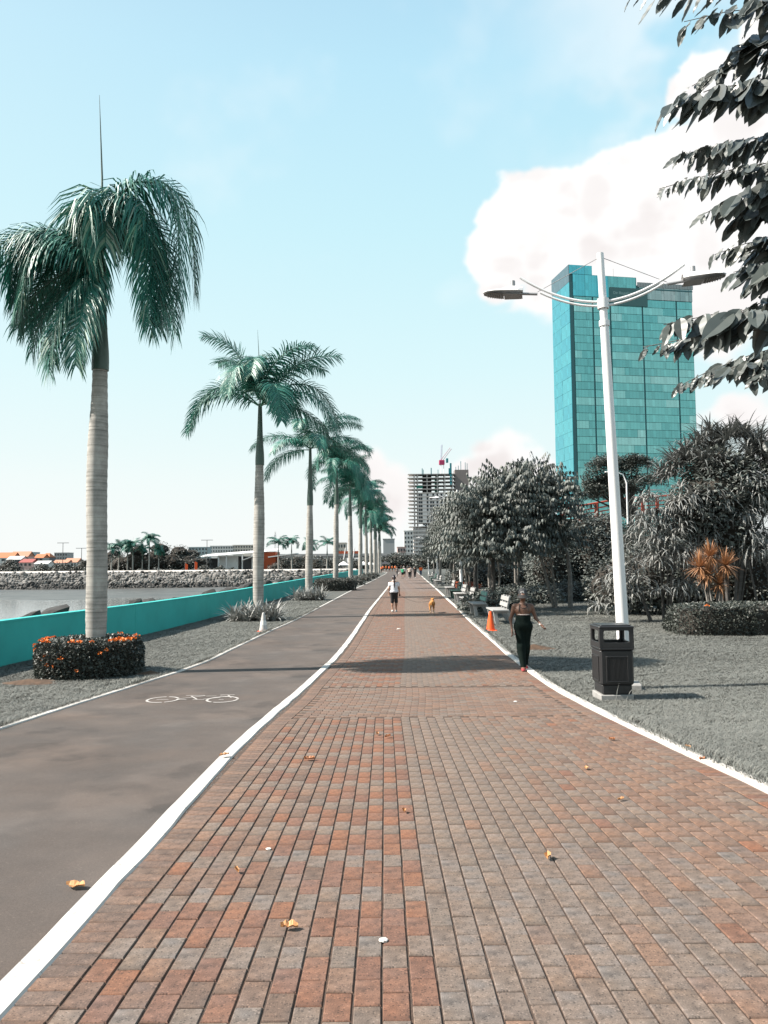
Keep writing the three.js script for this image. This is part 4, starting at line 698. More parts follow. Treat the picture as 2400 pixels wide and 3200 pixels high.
// branches of the near tree that reach in from the right
{
  const t = thing('foreground_tree', 'near tree whose leafy hanging branches reach in from the upper right', 'tree', [4.55, 0, -5.4]), r = rng(501);
  const g0 = ground(5.4);
  new MB().tube([[0, g0 - .1, 0], [.05, 2, 0], [-.05, 4.5, .1], [.02, 7.2, 0]], [.2, .16, .13, .06], 12).build('trunk', M.bark, t);
  // [root x,y,z] to [tip x,y,z] in metres, leaf length, leaves
  const B = FOREGROUND_BRANCHES();
  for (let k = 0; k < 46; k++) { const a = -1.3 + r() * 3.2, y = 2.9 + r() * 4.6, q = 1.3 + r() * 1.1, R = q * (.95 - .3 * Math.abs(y - 5) / 2.6); B.push([[4.45 + Math.cos(a) * .5, y, -5.35 + Math.sin(a) * .5], [4.45 + Math.cos(a) * R * 1.25, y + .15 + (r() - .5) * .4, -5.35 + Math.sin(a) * R * 1.25], .2, 22, .06]); }
  for (const [a, b, L, n0, sagm] of B) {
    const n = Math.max(4, Math.round(n0 * 1.4)), more = Math.round(V(4.45, a[1], -5.35).distanceTo(V(...a)) * 13);
    const mb = new MB(), tw = new MB(), R0 = V(...a), Bv = V(...b), A = V(4.45, R0.y - .35, -5.35), len = A.distanceTo(R0) + R0.distanceTo(Bv), reach = R0.distanceTo(Bv) / len, K2 = 1 - reach, P = s => { if (s < K2) { const p = A.clone().lerp(R0, s / K2); p.y += Math.sin(s / K2 * Math.PI) * .12; return p; } const t2 = (s - K2) / reach, p = R0.clone().lerp(Bv, t2); p.y += Math.sin(t2 * Math.PI) * sagm; return p; };
    const pts = []; for (let k = 0; k <= 10; k++) { const p = P(k / 10); pts.push([p.x - 4.55, p.y, p.z + 5.4]); }
    tw.tube([[.0, pts[0][1] - .15, .02], ...pts], [.016, ...pts.map((_, k) => .006 * (1 - k / 11) + .002)], 6, false); tw.build('branch', M.bark, t);
    const dir = Bv.clone().sub(A).normalize(), N = V(-dir.z, 0, dir.x).normalize();
    for (let k = 0; k < n + more; k++) {
      const s = k < n ? K2 + reach * (.04 + .96 * Math.pow((k + r() * .6) / n, 1.25)) : K2 * (.12 + .9 * (k - n + r()) / more), p = P(Math.min(1, s)), side = k % 2 ? 1 : -1; p.x -= 4.55; p.z += 5.4;
      p.add(V((r() - .5) * .04, (r() - .5) * .03, (r() - .5) * .1)); const D = V(dir.x * (.1 + r() * .8) + N.x * side * (.1 + r() * .6), -.55 - r() * .7, dir.z * .3 + N.z * side * (.1 + r() * .7)).normalize();
      const Nn = V(-.75 + (r() - .5) * 1.2, .3, .55 + (r() - .5) * 1.1).normalize(); tint(mb, r, .95, .05);
      bigLeaf(mb, p, D, Nn, L * (.7 + r() * .65) * (s > .93 ? .6 : 1), r);
    }
    { let g = mb.geometry(); g.deleteAttribute('normal'); g.deleteAttribute('uv'); g = mergeVertices(g, 1e-5); g.computeVertexNormals(); const m = new THREE.Mesh(g, M.leafNear); m.name = 'foliage'; t.add(lit(m)); }
  }
}
function bigLeaf(mb, P, D, N, L, r) { // many-sided leaf with folded halves, wavy rim and a drip tip
  const S = V().crossVectors(D, N).normalize(), U = V().crossVectors(S, D).normalize(), w = L * (.19 + r() * .05), n = 9, cup = .16 + r() * .26, curl = (r() - .3) * .3, ph = r() * 6, tone = mb.cur;
  const q = (t, s, u) => [P.x + D.x * L * t + S.x * s + U.x * u, P.y + D.y * L * t + S.y * s + U.y * u, P.z + D.z * L * t + S.z * s + U.z * u];
  const prof = t => Math.pow(Math.sin(Math.PI * Math.min(1, Math.pow(t, .8))), .75) * (t > .9 ? .6 : 1);
  for (let k = 0; k < n; k++) { const t0 = k / n, t1 = (k + 1) / n, z0 = curl * t0 * t0 * L, z1 = curl * t1 * t1 * L; for (const s of [-1, 1]) { const e0 = w * prof(t0), e1 = w * prof(t1); const r0 = z0 + e0 * cup + Math.sin(t0 * 19 + ph) * .0028, r1 = z1 + e1 * cup + Math.sin(t1 * 19 + ph) * .0028; const a = q(t0, 0, z0), b = q(t1, 0, z1), c = q(t1, s * e1, r1), d = q(t0, s * e0, r0); mb.col(tone[0] * (s > 0 ? 1 : .97), tone[1] * (s > 0 ? 1 : .97), tone[2] * (s > 0 ? 1 : .97)); s > 0 ? mb.quad(a, d, c, b) : mb.quad(a, b, c, d); } }
}
function FOREGROUND_BRANCHES() {
  return [
    [[2.74, 6.15, -5.00], [1.77, 6.19, -5.20], 0.15, 26, 0.00],
    [[2.52, 5.67, -4.60], [2.03, 5.79, -4.90], 0.20, 16, 0.02],
    [[2.35, 5.50, -4.30], [2.20, 5.52, -4.40], 0.24, 8, 0.02],
    [[2.56, 5.59, -4.70], [2.30, 5.49, -4.90], 0.24, 14, 0.05],
    [[2.61, 5.51, -4.80], [2.15, 5.47, -5.10], 0.17, 20, 0.05],
    [[2.44, 5.12, -4.50], [1.83, 5.13, -4.80], 0.25, 24, 0.05],
    [[2.66, 5.42, -4.90], [2.39, 5.46, -5.20], 0.22, 14, 0.03],
    [[2.75, 5.12, -5.10], [2.20, 5.23, -5.60], 0.16, 30, 0.02],
    [[2.91, 5.24, -5.40], [2.52, 5.32, -5.80], 0.16, 20, 0.02],
    [[2.69, 4.88, -5.00], [2.05, 4.94, -5.50], 0.15, 32, 0.02],
    [[2.57, 4.63, -4.80], [2.23, 4.60, -5.20], 0.20, 20, 0.03],
    [[2.62, 4.53, -4.90], [2.42, 4.53, -5.20], 0.20, 14, 0.03],
    [[2.77, 4.44, -5.20], [2.44, 4.44, -5.50], 0.15, 20, 0.02],
    [[2.77, 4.39, -5.20], [2.67, 4.43, -5.50], 0.18, 12, 0.02],
    [[2.66, 4.18, -5.00], [2.48, 4.23, -5.30], 0.20, 16, 0.02],
    [[2.76, 4.15, -5.20], [2.61, 4.14, -5.40], 0.16, 12, 0.02],
    [[2.81, 4.04, -5.30], [2.56, 3.99, -5.50], 0.13, 16, 0.02],
    [[2.33, 3.65, -4.40], [1.75, 3.67, -4.70], 0.24, 26, 0.03],
    [[2.29, 3.70, -4.90], [1.79, 3.67, -5.20], 0.16, 18, 0.00],
    [[2.74, 3.67, -5.20], [2.18, 3.49, -5.70], 0.15, 32, 0.03],
    [[2.63, 3.53, -5.00], [2.22, 3.46, -5.30], 0.17, 20, 0.03],
    [[2.42, 3.38, -4.60], [2.31, 3.31, -4.70], 0.18, 8, 0.02],
    [[2.61, 3.06, -5.00], [2.53, 2.98, -5.10], 0.11, 5, 0.00],
  ];
}
// ================================================================ street furniture
// double-arm lamp: tapered post, two bowed arms of paired tubes, stay wires, two heads
function lampParts(t, lean) {
  const X = y => lean * (1 - y / 7.74);
  new MB().tube([[X(0), 0, 0], [X(3), 3, 0], [X(6.5), 6.5, 0]], [.115, .095, .075], 8).build('post', M.metalWhite, t);
  new MB().tube([[X(6.5), 6.5, 0], [0, 7.74, 0]], [.068, .062], 8).build('post_top', M.metalWhite, t);
  const col = new MB(); col.lathe([[.078, 6.40], [.092, 6.40], [.092, 6.50], [.078, 6.50]], X(6.45), 0, 14); col.lathe([[.075, 6.72], [.10, 6.72], [.10, 6.90], [.075, 6.90]], X(6.8), 0, 14); col.build('collar', M.metalWhite, t);
  new MB().box(-.24 + lean, .24 + lean, -.08, .12, -.24, .24, .02).build('footing', M.concrete, t);
  for (const s of [-1, 1]) {
    const curve = (off, x1, y1) => { const p = []; for (let k = 0; k <= 12; k++) { const u = k / 12, x = s * x1 * u; p.push([x, 6.82 + off + (y1 - 6.82) * Math.pow(u, 1.9), 0]); } return p; };
    new MB().tube(curve(.03, 1.42, 7.38), .025, 8).tube(curve(.03, 1.42, 7.38).slice(0, 10).map(q => [q[0], q[1] - .075, q[2]]), .022, 8).build('arm', M.metalWhite, t);
    new MB().tube([[s * 1.12, 7.08, 0], [s * 1.42, 7.11, 0]], .026, 8).build('spigot', M.metalGrey, t);
    new MB().tube([[s * .03, 7.66, 0], [s * 1.12, 7.12, 0]], .006, 5).build('stay_wire', M.metalGrey, t);
    const h = new MB(), head = []; // lamp head along the arm
    const sec = [[1.38, .07, .10, .13], [1.46, .10, .115, .155], [1.62, .11, .12, .16], [1.74, .075, .07, .165], [1.9, .06, .045, .16], [2.03, .045, .035, .115], [2.10, .02, .02, .04]];
    for (let k = 0; k < sec.length - 1; k++) { const [a, b] = [sec[k], sec[k + 1]], n = 12; for (let q = 0; q < n; q++) { const P = (c, w) => [s * c[0], 7.13 + (c[0] - 1.38) * .06 + Math.max(-.055, Math.sin(w)) * (Math.sin(w) > 0 ? c[2] : c[1]) * (Math.sin(w) > 0 ? 1 : .55), Math.cos(w) * c[3]]; const w0 = q / n * 6.2832, w1 = (q + 1) / n * 6.2832; const Q = [P(a, w0), P(a, w1), P(b, w1), P(b, w0)]; s > 0 ? h.quad(Q[3], Q[2], Q[1], Q[0]) : h.quad(...Q); } }
    const hd = h.build('lamp_head', M.metalWhite, t);
    const under = (x0, x1, m, nm, dy) => { const q = new MB(), n = 10; for (let k = 0; k < n; k++) { const u0 = x0 + (x1 - x0) * k / n, u1 = x0 + (x1 - x0) * (k + 1) / n; const W = u => { let i = 0; while (i < sec.length - 2 && u > sec[i + 1][0]) i++; const a = sec[i], c = sec[i + 1], f = Math.min(1, Math.max(0, (u - a[0]) / (c[0] - a[0]))); return (a[3] + (c[3] - a[3]) * f) * .93; }; const y = u => 7.13 + (u - 1.38) * .06 - dy * (1 - .5 * smooth(1.7, 2.1, u)); const A = [s * u0, y(u0), -W(u0)], B = [s * u1, y(u1), -W(u1)], C = [s * u1, y(u1), W(u1)], D = [s * u0, y(u0), W(u0)]; s > 0 ? q.quad(A, B, C, D) : q.quad(D, C, B, A); } m.side = THREE.DoubleSide; q.build(nm, m, hd); };
    under(1.39, 1.72, M.metalGrey, 'driver_cover', .075); under(1.73, 2.09, M.lens, 'lens', .062);
    const gl = new MB(); for (let k = 0; k < 7; k++) { const x = 1.77 + k * .04, w = .12 * Math.sqrt(Math.max(0, 1 - ((x - 1.74) / .36) ** 2)); if (w > .03) gl.box(Math.min(s * x, s * (x + .014)), Math.max(s * x, s * (x + .014)), 7.075 + k * .005, 7.089 + k * .005, -w, w, .003); } gl.build('cooling_rib', M.metalGrey, hd);
    new MB().lathe([[0, 7.36], [.042, 7.36], [.045, 7.27], [.045, 7.24]], s * 1.56, 0, 10).build('photocell', M.metalGrey, hd);
  }
}
const LG = 'white double-arm lamp posts along the promenade';
const lamp = thing('lamp_post', 'nearest tall white double-arm street lamp behind the litter bin', 'street lamp', [3.93, 0, -13.5], -.2, LG);
lampParts(lamp, .23);
[[5.55, 58, 'white double-arm lamp rising above the dark broadleaf tree'], [6.8, 102, 'distant white lamp before the half-built tower'], [8.2, 147, 'farthest white lamp near the end of the promenade']].forEach(([x, d, l]) => copyOf(lamp, 'lamp_post', l, [x, 0, -d], -.1, 1, LG));
[[22.2, 70, 10.4, 'slim curved street light above the layered tree'], [27.2, 73, 9.0, 'slim curved street light half hidden in the layered tree']].forEach(([x, d, h, l]) => { const t = thing('street_light', l, 'street light', [x, 0, -d], 0, 'slim single-arm street lights by the walkway'); new MB().tube([[0, 0, 0], [0, h - 1, 0], [-.3, h - .25, 0], [-.9, h, 0], [-1.3, h, 0]], [.09, .07, .05, .04, .035], 7).build('post', M.metalWhite, t); new MB().box(-1.95, -1.25, h - .06, h + .06, -.12, .12, .03).build('lamp_head', M.metalWhite, t); });

// litter bin
{
  const gy = ground(12.35), t = thing('litter_bin', 'square black plastic litter bin with open hood on a concrete pad', 'litter bin', [3.62, gy, -12.4]);
  const B = mat(.020, .020, .021, { roughness: .42, bumpMap: rep(speckBump, 4), bumpScale: .001 });
  new MB().box(-.265, .25, -.06, .10, -.26, .25, .012).build('concrete_pad', M.concrete, t);
  new MB().box(-.235, .235, .10, .26, -.235, .235, .02).build('foot', B, t);
  const body = new MB(); body.box(-.262, .262, .25, .80, -.262, .262, .028); body.build('body', B, t);
  for (const [ry] of [[0], [Math.PI / 2], [Math.PI], [-Math.PI / 2]]) { // ribbed panel on each face
    const p = new MB(); p.at(0, 0, 0, ry); p.box(-.175, -.155, .30, .70, .262, .276, .004); p.box(.155, .175, .30, .70, .262, .276, .004); p.box(-.155, .155, .684, .70, .262, .276, .003); p.box(-.155, .155, .30, .316, .262, .276, .003);
    for (let k = 0; k < 15; k++) p.box(-.145 + k * .0195, -.134 + k * .0195, .325, .675, .260, .272, .002); p.build('ribbed_panel', B, t);
  }
  const hood = new MB(); // rim, four corner posts with rounded windows, lid
  hood.box(-.272, .272, .79, .83, -.272, .272, .012); hood.build('rim', B, t);
  for (const ry of [0, Math.PI / 2, Math.PI, -Math.PI / 2]) {
    const s = new THREE.Shape(); s.moveTo(-.268, .83); s.lineTo(.268, .83); s.lineTo(.262, 1.135); s.lineTo(-.262, 1.135); s.closePath();
    const q = new THREE.Path(), x = .205, y0 = .905, y1 = 1.10, c = .035; q.moveTo(-x + c, y0); q.lineTo(x - c, y0); q.quadraticCurveTo(x, y0, x, y0 + c); q.lineTo(x, y1 - c); q.quadraticCurveTo(x, y1, x - c, y1); q.lineTo(-x + c, y1); q.quadraticCurveTo(-x, y1, -x, y1 - c); q.lineTo(-x, y0 + c); q.quadraticCurveTo(-x, y0, -x + c, y0); s.holes.push(q);
    const g = new THREE.ExtrudeGeometry(s, { depth: .022, bevelEnabled: true, bevelSize: .004, bevelThickness: .004, bevelSegments: 2, curveSegments: 5 }); new MB().at(0, 0, 0, ry).geo(g.translate(0, 0, .243)).build('hood_side', B, t);
  }
  new MB().box(-.278, .278, 1.132, 1.165, -.278, .278, .012).box(-.24, .24, 1.163, 1.182, -.24, .24, .012).build('lid', B, t);
  const gb = new MB(), r = rng(5); for (const [x, l, dx] of [[-.05, .30, .05], [.10, .26, .16]]) gb.tube([[x, 0, .30], [x + dx * .4, l * .6, .33], [x + dx, l, .34]], [.006, .005, .001], 4); gb.build('grass_stalk', M.strap, t);
}

// benches facing the path
function benchParts(t, back, body) {
  for (const z of [-.72, .72]) { const s = new THREE.Shape(); s.moveTo(-.20, 0); s.lineTo(-.08, 0); s.lineTo(-.14, .40); s.lineTo(.20, .40); s.lineTo(.42, 0); s.lineTo(.56, 0); s.lineTo(.30, .47); s.lineTo(-.28, .47); s.closePath(); new MB().geo(new THREE.ExtrudeGeometry(s, { depth: .10, bevelEnabled: true, bevelSize: .008, bevelThickness: .008, bevelSegments: 1 }).translate(0, 0, z - .05)).build('leg_frame', body, t); }
  new MB().box(-.32, .28, .465, .53, -.88, .88, .015).build('seat', body, t);
  for (const z of [-.6, 0, .6]) new MB().at(.24, .53, z, 0, 0, -.22).box(-.035, .035, -.04, .50, -.05, .05, .01).build('back_post', body, t);
  for (const y of [.14, .36]) new MB().at(.24, .53, 0, 0, 0, -.22).box(-.072, -.034, y - .07, y + .09, -.86, .86, .01).build('back_slat', back, t);
}
const benchWhite = mat(.44, .435, .42, { map: rep(concreteTex, 1.2), roughness: .85 }), benchMint = mat(.22, .50, .42, { map: rep(concreteTex, 1.2), roughness: .8 }), benchDark = mat(.03, .075, .06, { roughness: .7 });
const BG = 'concrete benches lining the right of the promenade';
[[4.15, 28.4, 0, 'nearest pale concrete bench beside the orange cone'], [3.95, 32.9, 1, 'concrete bench with a mint green backrest, second from the orange cone'], [4.05, 37.9, 0, 'third pale concrete bench from the orange cone'], [4.25, 43.6, 0, 'fourth pale concrete bench from the orange cone'], [4.45, 48.6, 2, 'dark green bench between two pale ones'], [4.6, 54.5, 0, 'pale bench just beyond the dark green one'], [5.25, 76, 0, 'first bench of the far cluster, nearest its near end'], [5.4, 82, 0, 'second bench of the far cluster beside the promenade'], [5.7, 90, 2, 'dark far bench beyond the pale far benches'], [6.3, 106, 0, 'farthest pale bench near the walker in orange']].forEach(([x, d, k, l]) => { const t = thing('park_bench', l, 'bench', [x, 0, -d], 0, BG); benchParts(t, [benchWhite, benchMint, benchDark][k], k === 2 ? benchDark : benchWhite); });

// traffic cones
function cone(label, pos, body, base, band) {
  const t = thing('traffic_cone', label, 'traffic cone', pos);
  new MB().box(-.19, .19, 0, .035, -.19, .19, .01).build('base', base, t);
  new MB().lathe([[.145, .035], [.138, .06], [.045, .60], [.035, .625], [.018, .63], [0, .63]], 0, 0, 18).build('cone_body', body, t);
  if (band) new MB().lathe([[.112, .22], [.114, .22], [.088, .375], [.086, .375]], 0, 0, 18).build('band', band, t);
}
const orange = mat(.95, .10, .008, { roughness: .5 }), coneWhite = mat(.60, .58, .55, { map: rep(paintTex, 2), roughness: .7 });
cone('bright orange traffic cone on the grass beside the nearest bench', [3.42, 0, -25.1], orange, orange);
cone('faded white traffic cone with orange base beside the bicycle path', [-4.0, 0, -25.5], coneWhite, orange, mat(.72, .70, .67, { roughness: .5 }));

// fallen leaves and scraps on the paving
{
  const r = rng(61), dry = [[.62, .30, .11], [.55, .26, .10], [.70, .36, .15], [.42, .17, .07]].map(c => mat(...c, { side: THREE.DoubleSide, roughness: .7, map: rep(wallTex, 3) }));
  const list = [[-1.74, 4.42, .125, 0, 'large curled orange leaf on the asphalt against the white kerb'], [-.47, 3.80, .085, 2, 'pale orange leaf on the red pavers near the bottom edge'], [.97, 4.78, .085, 0, 'crisp orange leaf in the middle of the grey pavers'], [1.82, 6.11, .07, 1, 'small orange leaf on the right-hand pavers'], [.02, 8.96, .09, 3, 'brown leaf lying left of the red and grey boundary'], [-.10, 9.15, .08, 1, 'thin brown leaf beside another on the far red pavers'], [-.76, 7.74, .11, 3, 'flat brown leaf on the red pavers ahead'], [-1.63, 7.89, .13, 1, 'long dry leaf lying on the middle kerb'], [2.50, 8.66, .07, 3, 'tiny curled brown leaf on the far right pavers'], [3.05, 7.57, .11, 3, 'reddish leaf against the right lawn kerb'], [1.84, 7.22, .085, 2, 'pale leaf on the brown pavers right of centre'], [-.87, 4.58, .05, 0, 'tiny orange leaf scrap on the left red pavers'], [.13, 5.82, .06, 1, 'small orange leaf on the red and grey boundary'], [3.12, 8.10, .08, 2, 'leaf resting on top of the right white kerb'], [-3.05, 5.3, .09, 3, 'dry leaf far left on the asphalt']];
  for (const [x, d, L, k, l] of list) { const mb = new MB(), kerbTop = l.includes('on top of') || l.includes('middle kerb') ? .062 : x < -1.7 ? .024 : .044; mb.col(1, 1, 1); const a = r() * 6.28; mb.c = null; const D = V(Math.cos(a), .12, Math.sin(a)).normalize(); bigLeafFlat(mb, V(0, .004, 0), D, L, r); const m = mb.build('fallen_leaf', dry[k], scene); m.position.set(x, ground(d) + kerbTop, -d); tag(m, l, 'leaf', 'dry leaves fallen on the paving'); }
  const white = mat(.7, .68, .64, { roughness: .8 });
  [[-.02, 3.67, .022, 'white scrap on a grey paver near the bottom edge'], [.45, 25.6, .07, 'white scrap far ahead on the promenade'], [1.98, 11.9, .03, 'white scrap on the cross-laid paver band at right'], [-.75, 5.0, .018, 'white pebble on the left red pavers']].forEach(([x, d, s, l]) => { const g = new THREE.IcosahedronGeometry(s, 1), p = g.attributes.position; for (let i = 0; i < p.count; i++) p.setY(i, p.getY(i) * .3 + (hash3(i, 3, 7) - .5) * s * .3); g.computeVertexNormals(); const m = new THREE.Mesh(g, white); m.name = numbered('litter_scrap'); m.position.set(x, ground(d) + .046, -d); scene.add(lit(m)); tag(m, l, 'litter', 'white scraps on the paving'); });
  // bare soil by hedge and on the lawn
  [[-6.75, 14.75, .55, 'patch of bare orange soil at the front of the flowering hedge'], [-4.75, 15.75, .32, 'bare soil hollow at the right of the flowering hedge'], [3.75, 19.6, .5, 'small heap of orange soil on the lawn behind the walker']].forEach(([x, d, s, l], i) => { const mb = new MB(), N = 18; const P = (k, q) => { const w = k / N * 6.2832, R = s * q * (.75 + .5 * noise3(Math.cos(w) * 2, Math.sin(w) * 2, i)); return [Math.cos(w) * R, .015 + .07 * (1 - q) + (i === 2 ? .06 * (1 - q) : 0), Math.sin(w) * R * .55]; }; for (let k = 0; k < N; k++) { for (const [a, b] of [[.001, .4], [.4, .75], [.75, 1]]) mb.quad(P(k, a), P(k + 1, a), P(k + 1, b), P(k, b)); } const m = mb.build('soil_patch', M.soil, scene); m.material = M.soil.clone(); m.material.side = THREE.DoubleSide; m.position.set(x, ground(d), -d); tag(m, l, 'soil'); });
}
function bigLeafFlat(mb, P, D, L, r) { const S = V(-D.z, 0, D.x).normalize(), n = 7, w = L * .27, q = (t, s, u) => [P.x + D.x * L * (t - .5) + S.x * s, P.y + u, P.z + D.z * L * (t - .5) + S.z * s]; const up = Array.from({ length: n + 1 }, () => .006 + r() * .016); const cup = .004 + r() * .014; for (let k = 0; k < n; k++) for (const s of [-1, 1]) { const f = t => Math.pow(Math.sin(Math.PI * Math.min(.999, Math.max(.001, t))), .7) * w; const t0 = k / n, t1 = (k + 1) / n, e0 = f(t0) * (.8 + r() * .3), e1 = f(t1) * (.8 + r() * .3); const a = q(t0, 0, up[k] * .5), b = q(t1, 0, up[k + 1] * .5), c = q(t1, s * e1, up[k + 1] + cup * (s > 0 ? 1 : .5)), d = q(t0, s * e0, up[k] + cup * (s > 0 ? 1 : .5)); s > 0 ? mb.quad(a, b, c, d) : mb.quad(a, d, c, b); } }
// ================================================================ people and the dog
// distance to a tapered capsule; bones joined with a smooth minimum; surface nets over a grid
function capsule(b) { const [ax, ay, az, ra, bx, by, bz, rb] = b, dx = bx - ax, dy = by - ay, dz = bz - az, l2 = dx * dx + dy * dy + dz * dz || 1e-9; return (x, y, z) => { let t = ((x - ax) * dx + (y - ay) * dy + (z - az) * dz) / l2; t = t < 0 ? 0 : t > 1 ? 1 : t; const px = x - ax - dx * t, py = y - ay - dy * t, pz = z - az - dz * t; return Math.sqrt(px * px + py * py + pz * pz) - (ra + (rb - ra) * t); }; }
function field(bones, k = .03, grow = 0, squash) { const f = bones.map(capsule); return (x, y, z) => { let s = 0, m = 1e9; const d = f.map(g => { const v = g(x, y, z); if (v < m) m = v; return v; }); for (const v of d) s += Math.exp(-(v - m) / k); return m - k * Math.log(s) + k * .25 - grow; }; }
function netMesh(sdf, lo, hi, cell) {
  const n = [0, 1, 2].map(i => Math.max(2, Math.ceil((hi[i] - lo[i]) / cell)) + 1), N = n[0] * n[1] * n[2], val = new Float32Array(N), id = (i, j, k) => i + n[0] * (j + n[1] * k);
  for (let k = 0; k < n[2]; k++) for (let j = 0; j < n[1]; j++) for (let i = 0; i < n[0]; i++) val[id(i, j, k)] = sdf(lo[0] + i * cell, lo[1] + j * cell, lo[2] + k * cell);
  const vid = new Int32Array(N).fill(-1), P = [], I = [];
  for (let k = 0; k < n[2] - 1; k++) for (let j = 0; j < n[1] - 1; j++) for (let i = 0; i < n[0] - 1; i++) {
    let cx = 0, cy = 0, cz = 0, c = 0; const v = q => val[id(i + (q & 1), j + (q >> 1 & 1), k + (q >> 2))];
    for (let a = 0; a < 8; a++) for (const b of [1, 2, 4]) if (!(a & b)) { const va = v(a), vb = v(a | b); if ((va < 0) !== (vb < 0)) { const t = va / (va - vb); cx += (a & 1) + (b === 1 ? t : 0); cy += (a >> 1 & 1) + (b === 2 ? t : 0); cz += (a >> 2) + (b === 4 ? t : 0); c++; } }
    if (c) { vid[id(i, j, k)] = P.length / 3; P.push(lo[0] + (i + cx / c) * cell, lo[1] + (j + cy / c) * cell, lo[2] + (k + cz / c) * cell); }
  }
  for (let k = 1; k < n[2] - 1; k++) for (let j = 1; j < n[1] - 1; j++) for (let i = 1; i < n[0] - 1; i++) {
    const a = val[id(i, j, k)] < 0;
    for (const [dx, dy, dz, u, w] of [[1, 0, 0, [0, 1, 0], [0, 0, 1]], [0, 1, 0, [0, 0, 1], [1, 0, 0]], [0, 0, 1, [1, 0, 0], [0, 1, 0]]]) {
      if (a === (val[id(i + dx, j + dy, k + dz)] < 0)) continue;
      const q = (s, t) => vid[id(i - u[0] * s - w[0] * t, j - u[1] * s - w[1] * t, k - u[2] * s - w[2] * t)], A = q(0, 0), B = q(1, 0), C = q(1, 1), D = q(0, 1);
      if (A < 0 || B < 0 || C < 0 || D < 0) continue; a ? I.push(A, B, C, A, C, D) : I.push(A, C, B, A, D, C);
    }
  }
  const g = new THREE.BufferGeometry(); g.setAttribute('position', new THREE.Float32BufferAttribute(P, 3)); g.setIndex(I);
  const nn = new Float32Array(P.length), e = cell * .5; for (let i = 0; i < P.length; i += 3) { const [x, y, z] = [P[i], P[i + 1], P[i + 2]]; let a = sdf(x + e, y, z) - sdf(x - e, y, z), b = sdf(x, y + e, z) - sdf(x, y - e, z), c = sdf(x, y, z + e) - sdf(x, y, z - e); const l = Math.hypot(a, b, c) || 1; nn[i] = a / l; nn[i + 1] = b / l; nn[i + 2] = c / l; }
  g.setAttribute('normal', new THREE.BufferAttribute(nn, 3)); const uv = new Float32Array(P.length / 3 * 2); for (let i = 0; i < P.length / 3; i++) { uv[2 * i] = P[3 * i]; uv[2 * i + 1] = P[3 * i + 1]; } g.setAttribute('uv', new THREE.BufferAttribute(uv, 2)); return g;
}
function bounds(bones, pad) { const lo = [9, 9, 9], hi = [-9, -9, -9]; for (const b of bones) for (const o of [0, 4]) for (let i = 0; i < 3; i++) { lo[i] = Math.min(lo[i], b[o + i] - b[o + 3] - pad); hi[i] = Math.max(hi[i], b[o + i] + b[o + 3] + pad); } return [lo, hi]; }
function joinGeometry(list) { let v = 0; const P = [], N = [], U = [], I = []; for (const g of list) { P.push(...g.attributes.position.array); N.push(...g.attributes.normal.array); U.push(...g.attributes.uv.array); for (const i of g.index.array) I.push(i + v); v += g.attributes.position.count; } const g = new THREE.BufferGeometry(); g.setAttribute('position', new THREE.Float32BufferAttribute(P, 3)); g.setAttribute('normal', new THREE.Float32BufferAttribute(N, 3)); g.setAttribute('uv', new THREE.Float32BufferAttribute(U, 2)); g.setIndex(I); return g; }
